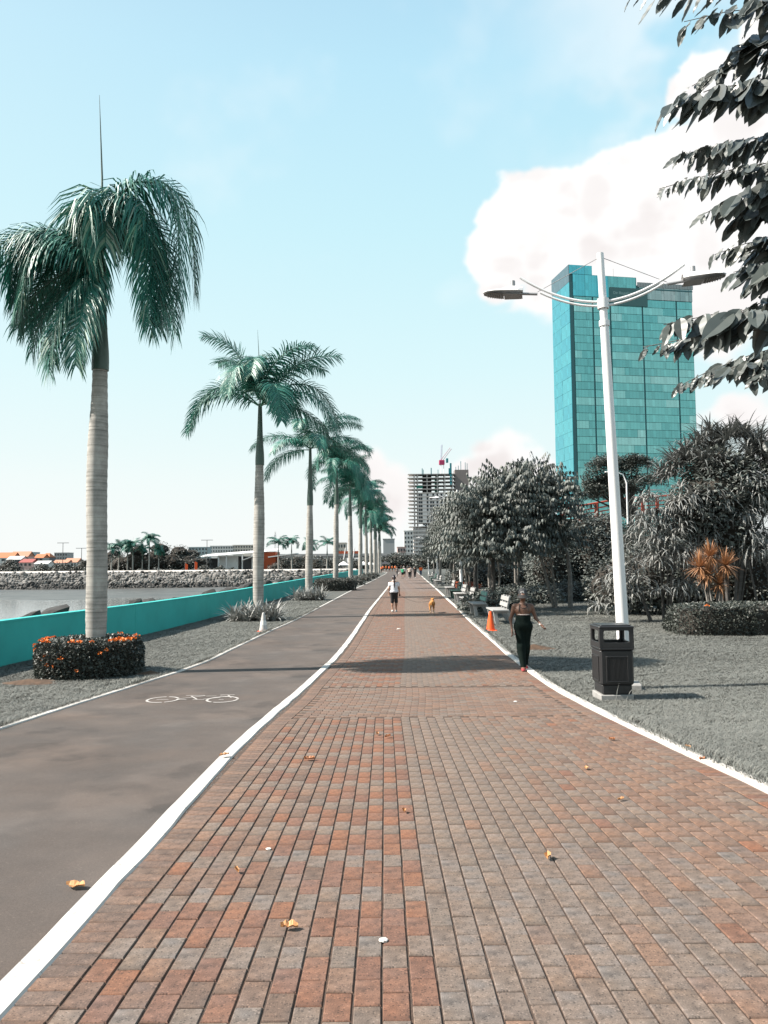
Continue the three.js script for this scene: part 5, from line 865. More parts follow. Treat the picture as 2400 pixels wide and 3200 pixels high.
// person facing +z, standing on y 0. J: joints
function person(label, pos, turn, o, group) {
  const { h = 1.62, cell = .022, skin = [.22, .115, .07], J, shirt, pants, shoes, hair, extra, build = 1, sleeves = .5, hem = .92, legs = 0, neck = 1.40 } = o;
  const t = thing('person', label, 'person', pos, turn, group), s = h / 1.7;
  const hip = [J.hipL, J.hipR], sk = mat(...skin, { roughness: .55 });
  const b = build;
  const torso = [[-.07, .96, 0, .115 * b, .07, .96, 0, .115 * b], [-.05, 1.14, 0, .095 * b, .05, 1.14, 0, .095 * b], [-.075, 1.30, .005, .10 * b, .075, 1.30, .005, .10 * b], [0, 1.0, 0, .12 * b, 0, 1.3, 0, .11 * b], [-.15, 1.385, -.01, .05, .15, 1.385, -.01, .05], [0, 1.38, -.01, .062, 0, 1.50, .005, .05]];
  const leg = (H, K, A, T) => [[...H, .092 * b, ...K, .058 * b], [...K, .057 * b, ...A, .036], [K[0], K[1] - .12, K[2] - .012, .055 * b, K[0] * .6 + A[0] * .4, K[1] * .6 + A[1] * .4, K[2] * .6 + A[2] * .4 - .012, .045], [...A, .036, ...T, .03], [A[0], A[1] - .03, A[2] - .03, .035, ...T, .03]];
  const arm = (S, E, W) => [[...S, .052 * b, ...E, .038], [...E, .038, ...W, .025]];
  const head = [[0, 1.60, .02, .078, 0, 1.63, -.01, .088], [0, 1.555, .045, .05, 0, 1.60, .03, .07], [0, 1.60, .09, .016, 0, 1.578, .108, .017], [-.085, 1.60, 0, .018, -.088, 1.58, 0, .014], [.085, 1.60, 0, .018, .088, 1.58, 0, .014], [-.03, 1.545, .085, .012, .03, 1.545, .085, .012]];
  const legsB = [...leg(J.hipL, J.kneeL, J.ankL, J.toeL), ...leg(J.hipR, J.kneeR, J.ankR, J.toeR)], armsB = [...arm(J.shL, J.elL, J.wrL), ...arm(J.shR, J.elR, J.wrR)];
  const all = [...torso, ...legsB, ...armsB, ...head]; const parts = [];
  const body = field(all, .018); let [lo, hi] = bounds(all, .04); parts.push(netMesh(body, lo, hi, cell));
  for (const [E, W, m] of [[J.elL, J.wrL, 1], [J.elR, J.wrR, -1]]) { // hands: palm, four fingers, thumb
    const D = V(W[0] - E[0], W[1] - E[1], W[2] - E[2]).normalize(), S = V(0, 0, 1).addScaledVector(D, -D.z).normalize(), U = V().crossVectors(D, S), w = V(...W), at = (a, c, d) => w.clone().addScaledVector(D, a).addScaledVector(S, c).addScaledVector(U, d).toArray();
    const fb = [[...at(-.01, 0, 0), .024, ...at(.07, -.018, 0), .019], [...at(0, .005, 0), .022, ...at(.07, .02, 0), .018]];
    [[-.028, .072], [-.009, .082], [.010, .078], [.028, .062]].forEach(([c, l]) => { fb.push([...at(.07, c, 0), .010, ...at(.07 + l * .55, c, -.008 * m), .0092], [...at(.07 + l * .55, c, -.008 * m), .0092, ...at(.07 + l * .85, c, -.03 * m), .0082]); });
    fb.push([...at(.015, .03, 0), .013, ...at(.05, .052, -.012 * m), .0105], [...at(.05, .052, -.012 * m), .0105, ...at(.085, .05, -.024 * m), .009]);
    const [l2, h2] = bounds(fb, .012); parts.push(netMesh(field(fb, .004), l2, h2, cell < .02 ? .006 : .012));
  }
  const add = (name, g, m, parent = t) => { const q = new THREE.Mesh(g, m); q.name = name; q.castShadow = q.receiveShadow = true; parent.add(q); return q; };
  const bodyMesh = add('body', joinGeometry(parts), sk);
  const cloth = (name, bones, grow, cut, m, k = .022) => { const f = field(bones, k, grow), [l2, h2] = bounds(bones, grow + .04); return add(name, netMesh((x, y, z) => Math.max(f(x, y, z), cut(x, y, z)), l2, h2, cell), m); };
  if (shirt) { const up = q => q; const A = [...torso.slice(0, 5), [...J.shL, .058, ...V(...J.shL).lerp(V(...J.elL), sleeves).toArray(), .052], [...J.shR, .058, ...V(...J.shR).lerp(V(...J.elR), sleeves).toArray(), .052]]; cloth('shirt', A, shirt.grow || .02, (x, y, z) => Math.max(hem - y, y - neck), shirt.m); }
  if (pants) { const kn = (H, K, A) => legs >= 1 ? [[...H, .095 * b, ...K, .06 * b], [...K, .06 * b, ...V(...K).lerp(V(...A), Math.min(.96, legs - 1 + .01)).toArray(), .045]] : [[...H, .095 * b, ...V(...H).lerp(V(...K), legs).toArray(), .07 * b]]; cloth('leggings', [torso[0], ...(pants.high ? [torso[1], torso[3]] : []), ...kn(J.hipL, J.kneeL, J.ankL), ...kn(J.hipR, J.kneeR, J.ankR), ...(legs > 1.8 ? [legsB[1], legsB[2], legsB[6], legsB[7]] : [])], pants.grow || .012, (x, y, z) => Math.max(y - (pants.top || 1.0), legs > 1.8 ? .10 - y : -1), pants.m, .02); }
  if (shoes) for (const [A, T, n] of [[J.ankL, J.toeL, 'shoe'], [J.ankR, J.toeR, 'shoe']]) { const B = [[A[0], A[1] - .03, A[2] - .02, .042, T[0], T[1] + .005, T[2], .036], [A[0], A[1] - .005, A[2], .044, A[0], A[1] - .04, A[2] - .03, .042]], [l2, h2] = bounds(B, .02); const ground0 = Math.min(A[1] - .075, T[1] - .035); add(n, netMesh((x, y, z) => Math.max(field(B, .012, .006)(x, y, z), ground0 - y), l2, h2, Math.min(cell, .014)), shoes); }
  if (hair) { const [l2, h2] = bounds(hair.b, .03); add('hair', netMesh(field(hair.b, .012), l2, h2, Math.min(cell, .016)), hair.m); }
  if (extra) extra(t, add, cloth, { torso, legsB, armsB });
  t.scale.setScalar(s); return t;
}
const walkA = { hipL: [.085, .92, 0], kneeL: [.10, .51, .06], ankL: [.09, .085, .14], toeL: [.10, .04, .27], hipR: [-.085, .92, 0], kneeR: [-.09, .52, .02], ankR: [-.08, .12, -.22], toeR: [-.08, .05, -.10], shL: [.185, 1.375, 0], elL: [.24, 1.10, -.06], wrL: [.25, .87, .03], shR: [-.185, 1.375, 0], elR: [-.24, 1.10, .02], wrR: [-.25, .87, .10] };
const walkB = { ...walkA, kneeL: [.09, .52, .01], ankL: [.08, .12, -.20], toeL: [.08, .05, -.08], kneeR: [-.10, .51, .06], ankR: [-.09, .085, .13], toeR: [-.10, .04, .26] };
const dyed = (r, g, b, rough = .8) => mat(r, g, b, { roughness: rough, bumpMap: rep(speckBump, 8), bumpScale: .002 });
const darkHair = mat(.018, .013, .012, { roughness: .45 });
const shortHair = { b: [[0, 1.64, -.03, .092, 0, 1.66, .0, .088], [0, 1.60, -.06, .07, 0, 1.56, -.06, .05]], m: darkHair };

// woman walking towards the camera
person('woman in dark leggings, strappy black top and patterned cap walking toward the camera', [2.80, .02, -15.7], -.05, {
  h: 1.60, cell: .014, skin: [.14, .068, .042], build: 1.06, legs: 1.93,
  J: { ...walkA, hipL: [.08, .92, 0], kneeL: [.055, .52, -.02], ankL: [.04, .11, -.16], toeL: [.06, .05, -.03], hipR: [-.085, .92, 0], kneeR: [-.07, .51, .07], ankR: [-.03, .085, .16], toeR: [-.05, .04, .29], shL: [.185, 1.375, 0], elL: [.27, 1.13, -.02], wrL: [.37, .98, .13], shR: [-.185, 1.375, 0], elR: [-.265, 1.10, -.04], wrR: [-.25, .87, .08] },
  pants: { m: new THREE.MeshPhysicalMaterial({ color: lin(.003, .008, .0065), roughness: .9, specularIntensity: .3 }), top: 1.19, high: true, grow: .012 }, shoes: dyed(.30, .03, .035),
  extra: (t, add, cloth, b) => {
    cloth('sports_top', b.torso.slice(1, 4), .010, (x, y, z) => Math.max(1.17 - y, y - 1.285 - .03 * Math.cos(x * 22), 0), dyed(.015, .013, .014));
    const st = new MB(); for (const s of [-1, 1]) st.tube([[s * .10, 1.27, .115], [s * .09, 1.34, .105], [s * .075, 1.41, .07], [s * .07, 1.43, .0], [s * .06, 1.36, -.09]], .009, 6); st.tube([[-.085, 1.38, .085], [-.04, 1.345, .11], [0, 1.335, .118], [.04, 1.345, .11], [.085, 1.38, .085]], .007, 6); st.build('strap', dyed(.012, .01, .01), t);
    const band = new MB(); band.tube([[-.12, 1.205, .085], [-.06, 1.20, .118], [0, 1.20, .128], [.06, 1.20, .118], [.12, 1.205, .085]], .012, 6); band.build('waistband', dyed(.35, .30, .28), t);
    const B = [[0, 1.655, -.012, .096, 0, 1.675, -.012, .090]], [l2, h2] = bounds(B, .02); const cap = add('cap', netMesh((x, y, z) => Math.max(field(B, .01, .004)(x, y, z), 1.635 - y), l2, h2, .012), dyed(.035, .035, .038));
    const peak = new MB(); for (let k = 0; k < 8; k++) { const a0 = -1 + k / 4, a1 = -1 + (k + 1) / 4, P = (a, r) => [Math.sin(a) * r * .095, 1.645 - .12 * (r - .9) + .012 * Math.cos(a), -.01 + Math.cos(a) * r * .1]; peak.quad(P(a0, .95), P(a0, 1.75), P(a1, 1.75), P(a1, .95)); } peak.build('peak', mat(.02, .02, .02, { side: THREE.DoubleSide }), cap);
    const lg = new MB(), z = .094; lg.tube([[-.055, 1.66, z - .02], [-.045, 1.70, z - .016], [-.028, 1.665, z], [-.018, 1.705, z - .01]], .006, 5); lg.tube([[-.005, 1.70, z - .006], [.022, 1.708, z - .012], [.002, 1.668, z + .003], [.032, 1.668, z - .003]], .006, 5); lg.build('cap_emblem', dyed(.7, .7, .68), cap);
    const fl = new MB(), r = rng(3); for (let k = 0; k < 26; k++) { const s = r(), K = [-.07, .51, .07], A = [-.03, .085, .16], H = [-.085, .92, 0]; const p = s < .5 ? V(...H).lerp(V(...K), s * 2) : V(...K).lerp(V(...A), (s - .5) * 2); const R = s < .5 ? .115 - .045 * s * 2 : .075 - .028 * (s - .5) * 2; const a = Math.PI - .25 + r() * .6; fl.at(p.x + Math.cos(a) * R, p.y, p.z + Math.sin(a) * R, -a + Math.PI / 2); const w = .008 + r() * .012; fl.quad([-w, -w * 1.4, 0], [w, -w * 1.4, 0], [w, w * 1.4, 0], [-w, w * 1.4, 0]); } fl.build('floral_stripe', mat(.55, .12, .13, { side: THREE.DoubleSide }), t);
    const wb = new MB(); wb.at(.352, 1.0, .105).lathe([[.03, -.012], [.034, -.012], [.034, .012], [.03, .012]], 0, 0, 12); wb.build('wristband', dyed(.75, .72, .68), t);
    const hb = new MB(); const [hl, hh] = bounds([[0, 1.62, -.05, .085, 0, 1.57, -.06, .06]], .02); add('hair', netMesh(field([[0, 1.63, -.045, .082, 0, 1.57, -.06, .055]], .01), hl, hh, .014), darkHair);
  },
});
// woman with dog, seen from behind
person('woman in white T-shirt and black capri leggings with long ponytail walking away', [.42, .02, -34.7], Math.PI, {
  h: 1.63, cell: .018, skin: [.34, .18, .115], legs: 1.32, hem: .93, sleeves: .42, build: 1.04, J: { ...walkB, elL: [.235, 1.11, -.05], wrL: [.23, .90, .04], elR: [-.235, 1.11, 0], wrR: [-.25, .88, .06], ankL: [.08, .10, -.06], toeL: [.08, .05, .07], ankR: [-.09, .085, .06], toeR: [-.10, .04, .19] },
  shirt: { m: dyed(.78, .78, .82), grow: .022 }, pants: { m: dyed(.013, .014, .016), top: 1.0 }, shoes: dyed(.55, .53, .50),
  hair: { b: [[0, 1.64, -.03, .094, 0, 1.67, 0, .088], [0, 1.60, -.06, .078, 0, 1.56, -.07, .06], [0, 1.60, -.10, .035, -.01, 1.45, -.15, .045], [-.01, 1.45, -.15, .045, -.015, 1.16, -.16, .022]], m: mat(.025, .014, .016, { roughness: .4 }) },
});
// the dog walks beside her, seen from behind
{
  const t = thing('dog', 'orange-tan dog on a leash walking away on the promenade', 'dog', [2.06, .034, -33.8], Math.PI - .12);
  const L = (x, z, k, hind) => hind ? [[x, .40, z, .062, x, .27, z + .045 + k, .042], [x, .27, z + .045 + k, .036, x, .15, z - .055 + k, .024], [x, .15, z - .055 + k, .024, x, .03, z - .03 + k, .020], [x, .022, z - .03 + k, .022, x, .022, z + .03 + k, .020]] : [[x, .38, z, .055, x, .24, z - .02 + k * .5, .034], [x, .24, z - .02 + k * .5, .028, x, .12, z + k, .022], [x, .12, z + k, .022, x, .03, z + k, .02], [x, .022, z + k, .022, x, .022, z + .045 + k, .02]];
  const B = [[0, .42, -.22, .098, 0, .43, -.02, .105], [0, .43, -.02, .105, 0, .42, .20, .125], [0, .36, .20, .10, 0, .40, .0, .09], [0, .46, .26, .085, 0, .55, .40, .06], [0, .565, .42, .068, 0, .57, .46, .06], [0, .545, .50, .042, 0, .535, .57, .03], [-.05, .62, .41, .022, -.06, .66, .40, .008], [.05, .62, .41, .022, .06, .66, .40, .008], [0, .47, -.30, .022, .01, .36, -.40, .017], [.01, .36, -.40, .017, .02, .26, -.40, .010], ...L(-.075, -.22, .05, true), ...L(.075, -.22, -.06, true), ...L(-.07, .2, -.06, false), ...L(.07, .2, .06, false)];
  const [lo, hi] = bounds(B, .03), g = netMesh(field(B, .014), lo, hi, .013), p = g.attributes.position, c = new Float32Array(p.count * 3);
  for (let i = 0; i < p.count; i++) { const y = p.getY(i), z = p.getZ(i), x = p.getX(i); const pale = y < .15 || (y < .36 && Math.abs(x) < .06) ? 1 : 0, q = .85 + .3 * noise3(x * 30, y * 30, z * 30); const col = pale ? [.52, .38, .26] : [.50, .21, .055]; c[3 * i] = col[0] * q; c[3 * i + 1] = col[1] * q; c[3 * i + 2] = col[2] * q; }
  g.setAttribute('color', new THREE.BufferAttribute(c, 3)); const m = new THREE.Mesh(g, mat(1, 1, 1, { vertexColors: true, roughness: .9 })); m.name = 'body'; m.castShadow = m.receiveShadow = true; t.add(m);
  new MB().at(0, .52, .35, 0, .9).lathe([[.068, -.012], [.074, -.012], [.074, .012], [.068, .012]], 0, 0, 14).build('collar', mat(.08, .02, .02), t);
  const w = new MB(); const pts = []; for (let k = 0; k <= 12; k++) { const s = k / 12; pts.push([.67 + (2.0 - .67) * s, .79 - .25 * s - .16 * Math.sin(Math.PI * s), -34.78 + .62 * s]); } w.tube(pts, .006, 5);
  const le = thing('leash', 'dark slack leash between the woman in white and the dog', 'leash'); w.build('cord', mat(.03, .025, .022), le); new MB().box(.635, .70, .735, .835, -34.81, -34.75, .012).build('handle', mat(.012, .012, .014), le);
}
// people farther along
{
  const FG = 'walkers and runners far along the promenade', P = (l, x, d, turn, o) => person(l, [x, .034, -d], turn, { cell: .03, skin: [.26, .14, .09], hair: shortHair, ...o }, FG);
  const blk = dyed(.014, .014, .016);
  P('far walker in a bright green shirt and black shorts', 2.62, 112, Math.PI, { h: 1.66, J: walkA, legs: .8, shirt: { m: dyed(.06, .50, .25) }, pants: { m: blk }, shoes: blk });
  P('far walker in a cream shirt and black trousers', 3.62, 112, Math.PI, { h: 1.74, J: walkB, legs: 1.9, shirt: { m: dyed(.72, .62, .52) }, pants: { m: blk }, shoes: dyed(.6, .6, .6) });
  P('far walker dressed all in black with white shoes', 4.45, 113, Math.PI, { h: 1.72, J: walkA, legs: 1.9, sleeves: .6, shirt: { m: blk }, pants: { m: blk }, shoes: dyed(.65, .63, .6) });
  P('far walker in white partly hidden behind the green shirt', 3.15, 122, Math.PI, { h: 1.7, J: walkB, legs: .9, shirt: { m: dyed(.7, .7, .7) }, pants: { m: blk }, shoes: blk });
  P('far walker in pale top behind the black-clad walker', 4.2, 124, Math.PI, { h: 1.75, J: walkA, legs: 1.9, shirt: { m: dyed(.6, .5, .5) }, pants: { m: blk }, shoes: blk });
  P('far walker in grey clothes left of the green shirt', 2.1, 130, 0, { h: 1.68, J: walkB, legs: 1.9, shirt: { m: dyed(.2, .17, .16) }, pants: { m: dyed(.22, .19, .18) }, shoes: blk });
  P('far walker in an orange hooded top and blue jeans by the right kerb', 6.3, 134, Math.PI, { h: 1.78, build: 1.25, J: walkA, legs: 1.9, sleeves: .98, shirt: { m: dyed(.85, .14, .02), grow: .03 }, pants: { m: dyed(.07, .09, .14) }, shoes: blk });
  const ord = ['first', 'second', 'third', 'fourth', 'fifth', 'sixth'];
  ord.forEach((w, i) => P(`${w} runner from the left in the distant orange-shirted group`, -1.2 + i * .82, 204 + (i % 3) * 2.5, i % 2 ? 0 : .4, { cell: .04, h: 1.7 + (i % 3) * .04, J: i % 2 ? walkA : walkB, legs: .8, build: 1.15, shirt: { m: dyed(.90, .17 + .03 * (i % 3), .03 + .04 * (i % 2)) }, pants: { m: blk }, shoes: blk }));
  P('runner in orange coming along the palm verge', -.7, 178, 0, { cell: .04, h: 1.7, J: walkB, legs: .8, shirt: { m: dyed(.75, .16, .04) }, pants: { m: blk }, shoes: blk });
  [['dark', 4.6, 212, [.03, .03, .03]], ['white', 5.4, 214, [.6, .6, .6]], ['grey', 6.3, 211, [.18, .18, .18]]].forEach(([w, x, d, c]) => P(`distant bystander in ${w} right of the orange group`, x, d, .5, { cell: .04, h: 1.72, J: walkB, legs: 1.9, shirt: { m: dyed(...c) }, pants: { m: blk }, shoes: blk }));
}
// ================================================================ buildings and the far shore
const glassMat = (r, g, b) => new THREE.MeshPhysicalMaterial({ color: lin(r, g, b), roughness: .16, metalness: .78, map: rep(panelTex, .25, .22), clearcoat: .6, clearcoatRoughness: .08 });
const panelTex = grainTexture(256, (u, v, i, j) => { const k = Math.floor(u * 4), s = (u * 4) % 1; return (s < .05 ? .78 : .90 + .10 * hash3(k, Math.floor(v * 2), 3)) + .04 * (pf(u, v, 4, 7, 3) - .5); });
{
  const t = thing('glass_tower', 'tall teal glass office tower with stepped roof behind the lamp', 'tower', [54.7, 0, -220], .173);
  const r = rng(71), teal = [[.15, .46, .45], [.165, .49, .475], [.18, .52, .50], [.14, .44, .43]].map(c => glassMat(...c)), pale = [[.26, .58, .55], [.32, .62, .59], [.22, .55, .53]].map(c => glassMat(...c)), grey = [[.36, .44, .42], [.30, .38, .37], [.42, .46, .44]].map(c => glassMat(...c)), blue = [[.07, .47, .55], [.08, .50, .57], [.095, .53, .59]].map(c => glassMat(...c)), dark = mat(.025, .14, .15, { roughness: .4 });
  const pick = a => a[Math.floor(r() * a.length)], D = 13;
  const core = new MB(); core.box(.1, 39.2, 0, 84.2, -D + .1, -.15); core.box(.1, 21.4, 84.2, 86.6, -D + .1, -.3); core.box(.1, 5, 86.6, 88.8, -D + .1, -.2); core.build('core', dark, t);
  const cols = [0, 1.1, 7.2, 12.7, 22.9, 33.9, 39.3], F = 2.3;
  for (let f = 0; f < 33; f++) {
    const y0 = 4 + f * F, y1 = y0 + F - .11;
    for (let c = 1; c < cols.length - 1; c++) {
      let x = cols[c] + .22; const end = cols[c + 1] - .22;
      while (x < end - .2) { const w = Math.min(end - x, 1.6 + r() * 9), last = end - x - w < 1.2 ? end - x : w; const lightRow = (f % 3 === 1) ? .5 : .16; const m = r() < lightRow ? pick(pale) : pick(teal); const z = r() * .06; const b = new MB(); b.box(x, x + last - .04, y0, y1, -.12, .02 + z); b.build('glass_panel', m, t); x += last; }
    }
  }
  for (const [x, w] of [[.15, .9]]) new MB().box(x, x + w, 3, 80, -.14, -.02).build('corner_strip', dark, t);
  for (let f = 0; f < 20; f++) { const y0 = 4 + f * 4, h = 3.94; for (const [a, b] of [[0, 6.3], [6.4, 12.8]]) new MB().box(-.04 - r() * .05, .1, y0, y0 + h, -b, -a).build('side_panel', pick(blue), t); }
  // top storeys: mirrored strip, parapets, sign panel
  for (let x = 22; x < 39; ) { const w = .8 + r() * 1.6; new MB().box(x, Math.min(39.2, x + w - .05), 80.0, 83.6, -.12, .05 + r() * .08).build('crown_panel', pick(grey), t); x += w; }
  for (let x = 1.2; x < 21; ) { const w = 1.5 + r() * 3; new MB().box(x, Math.min(21.4, x + w - .05), 80.0, 86.4, -.3, .03).build('crown_panel', x > 12 ? pick(teal) : pick(blue), t); x += w; }
  for (let x = .1; x < 5; x += 2.4) new MB().box(x, x + 2.35, 86.5, 89.2, -.25, .04).build('crown_panel', pick(blue), t);
  new MB().box(-.08, .1, 84, 89.2, -12.9, 0).build('crown_side', glassMat(.16, .24, .27), t);
  for (let x = 21.6; x < 39.2; x += .9) new MB().box(x, x + .82, 83.7, 85.1, -.2, .12).build('parapet_fin', mat(.36, .38, .37, { roughness: .6 }), t);
  new MB().box(21.4, 39.3, 82.9, 83.3, -.14, .16).build('shadow_gap', dark, t);
  const cv = document.createElement('canvas'); cv.width = 512; cv.height = 256; const cx = cv.getContext('2d'); cx.fillStyle = '#3d6a68'; cx.fillRect(0, 0, 512, 256); cx.fillStyle = '#9db9b4'; cx.font = '52px sans-serif'; cx.fillText('De Rogelia Rocha', 44, 96); cx.fillText('& Cristobal', 78, 168);
  const ct = new THREE.CanvasTexture(cv); ct.colorSpace = THREE.SRGBColorSpace; const sg = new THREE.Mesh(new THREE.PlaneGeometry(12, 5.4), mat(1, 1, 1, { map: ct, roughness: .4 })); sg.name = 'sign_panel'; sg.position.set(18.6, 80.4, .22); t.add(sg);
  new MB().tube([[16, 86, -4], [16, 90.5, -4]], .06, 5).build('mast', M.metalGrey, t);
}
{ // tower under construction, far behind
  const t = thing('unfinished_tower', 'concrete high-rise under construction with open floors and poles on top', 'building', [0, 0, -600]), r = rng(73);
  const cc = mat(.50, .48, .46, { roughness: .95 }), wh = mat(.72, .70, .68, { roughness: .9 }), dk = mat(.03, .035, .04, { roughness: .6 }), gr = mat(.03, .20, .15, { roughness: .9 }), bl = mat(.03, .22, .25, { roughness: .9 });
  for (let k = 0; k < 23; k++) { const y = 7 + k * 2.95; if (y > 73) break; new MB().box(k > 5 ? 20.0 : 22.5, 56, y, y + .5, -14, 0).build('floor_slab', cc, t); if (k > 5) new MB().box(18.6 + (k % 3) * .3, 20.0, y + .15, y + .42, -8, 0).build('balcony', k % 7 === 6 ? gr : wh, t); }
  for (const x of [24.2, 26.6, 34, 42, 48, 54]) for (const z of [-.8, -13]) new MB().box(x - .35, x + .35, 2, 72, z - .35, z + .35).build('column', cc, t);
  new MB().box(30.8, 37.8, 2, 71.4, -12, -6).build('lift_core', dk, t); new MB().box(41, 43.5, 54, 71, -18, -6).build('lift_core', gr, t);
  for (let k = 9; k < 17; k++) { const y = 7 + k * 2.95 - .02; if (y < 30 || y > 55) continue; new MB().box(26.4, 47.6, y + .5, y + 2.93, -3, -.5).build('infill_wall', wh, t); for (const x of [27.2, 28.8, 33.5, 36.2, 38.0, 41.2, 44.4]) { if (r() < .1) continue; new MB().box(x, x + 1.4, y + .75, y + 2.5, -.55, -.42).build('window', dk, t); } }
  new MB().box(23, 56, 2, 30, -28, -1.5).build('podium', cc, t); for (let k = 0; k < 7; k++) new MB().box(22, 56, 9 + k * 3, 10.1 + k * 3, -1.5, -.2).build('podium_band', wh, t);
  for (const [x, h, w] of [[30, 5, .6], [31, 4, .4], [37, 5.4, .7], [42.5, 4, .4], [51, 5, 1], [52, 9, 1.4]]) new MB().box(x, x + w, h > 8 ? 63 : 71.6, 71.6 + h, -1, 0).build('formwork_pole', bl, t);
  new MB().box(56.2, 67, 2, 75.8, -14, -4).build('side_block', mat(.22, .19, .18), t); for (const [x, h] of [[57, 5], [59, 6], [61, 9.5], [64.5, 8.5], [66, 7.8]]) new MB().box(x, x + .4, 75.8, 75.8 + h - 2.5, -6, -5.6).build('formwork_pole', bl, t);
  new MB().box(25.6, 30.5, 61, 63.3, -.7, -.4).build('green_net', gr, t);
  const c = thing('tower_crane', 'magenta and white luffing crane on top of the unfinished high-rise', 'crane', [47, 72, -612]), mg = mat(.35, .02, .09, { roughness: .6 }), ms = mat(.65, .62, .62);
  const lattice = (name, a, b, w, m, n) => { const q = new MB(), A = V(...a), B = V(...b), T = B.clone().sub(A).normalize(), S = V().crossVectors(T, V(0, 0, 1)).normalize().multiplyScalar(w), Z = V(0, 0, w); const C = [[1, 1], [1, -1], [-1, -1], [-1, 1]].map(([s, z]) => p => p.clone().addScaledVector(S, s).addScaledVector(Z, z).toArray()); for (const f of C) q.tube([f(A), f(B)], .14, 4); for (let k = 0; k < n; k++) { const p = A.clone().lerp(B, k / n), e = A.clone().lerp(B, (k + 1) / n); q.tube([C[k % 2](p), C[(k + 1) % 2 + (k % 2 ? 0 : 0)](e)], .09, 4); q.tube([C[2 + k % 2](p), C[3 - k % 2](e)], .09, 4); } q.build(name, m, c); };
  lattice('mast', [0, -.6, 0], [0, 9, 0], 1.1, ms, 6); lattice('jib', [-1.5, 11, 0], [7, 22, 0], .7, mg, 8); lattice('a_frame', [-1, 9.5, 0], [-.2, 25, 0], .4, mat(.3, .28, .45), 8);
  new MB().box(-2.6, 1.8, 8.8, 12.6, -1.6, 1.6, .3).build('cab', mg, c); new MB().box(3, 4.8, 10.5, 14, -1, 1, .2).build('counterweight', mat(.03, .2, .22), c);
}
function block(name, label, cat, x0, x1, y, d, dep, wall, o = {}) {
  const t = thing(name, label, cat, [(x0 + x1) / 2, 0, -d], o.turn || 0, o.group), w = (x1 - x0) / 2;
  new MB().box(-w, w, -3, y, -dep, 0).build('wall', wall, t);
  if (o.roof) { const m = new MB(), e = .5, h = o.rh || 2; if (o.hip) { m.quad([-w - e, y, e], [w + e, y, e], [w * .45, y + h, -dep / 2], [-w * .45, y + h, -dep / 2]); m.quad([w + e, y, -dep - e], [-w - e, y, -dep - e], [-w * .45, y + h, -dep / 2], [w * .45, y + h, -dep / 2]); m.tri([-w - e, y, -dep - e], [-w - e, y, e], [-w * .45, y + h, -dep / 2]); m.tri([w + e, y, e], [w + e, y, -dep - e], [w * .45, y + h, -dep / 2]); } else { m.quad([-w - e, y, e], [w + e, y, e], [w + e, y + h, -dep / 2], [-w - e, y + h, -dep / 2]); m.quad([w + e, y, -dep - e], [-w - e, y, -dep - e], [-w - e, y + h, -dep / 2], [w + e, y + h, -dep / 2]); m.tri([-w, y, -dep], [-w, y, 0], [-w, y + h * .92, -dep / 2]); m.tri([w, y, 0], [w, y, -dep], [w, y + h * .92, -dep / 2]); } m.build('roof', o.roof, t); }
  else new MB().box(-w - .2, w + .2, y, y + .4, -dep - .2, .2).build('parapet', wall, t);
  const dk = FW; const [nx, ny] = o.win || [3, 2];
  for (let i = 0; i < nx; i++) for (let j = 0; j < ny; j++) { const cx = -w + (i + .5) * 2 * w / nx, cy = y - 1.6 - j * 3.2, ww = Math.min(1.3, w / nx * .55), hh = .85; if (cy < -1) continue; const f = new MB().box(cx - ww, cx + ww, cy - hh, cy + hh, .0, .09).build('window', dk, t); new MB().box(cx - ww - .15, cx + ww + .15, cy - hh - .16, cy - hh - .03, .0, .2).build('sill', wall, f); }
  return t;
}
const FW = mat(.04, .05, .055, { roughness: .3 });
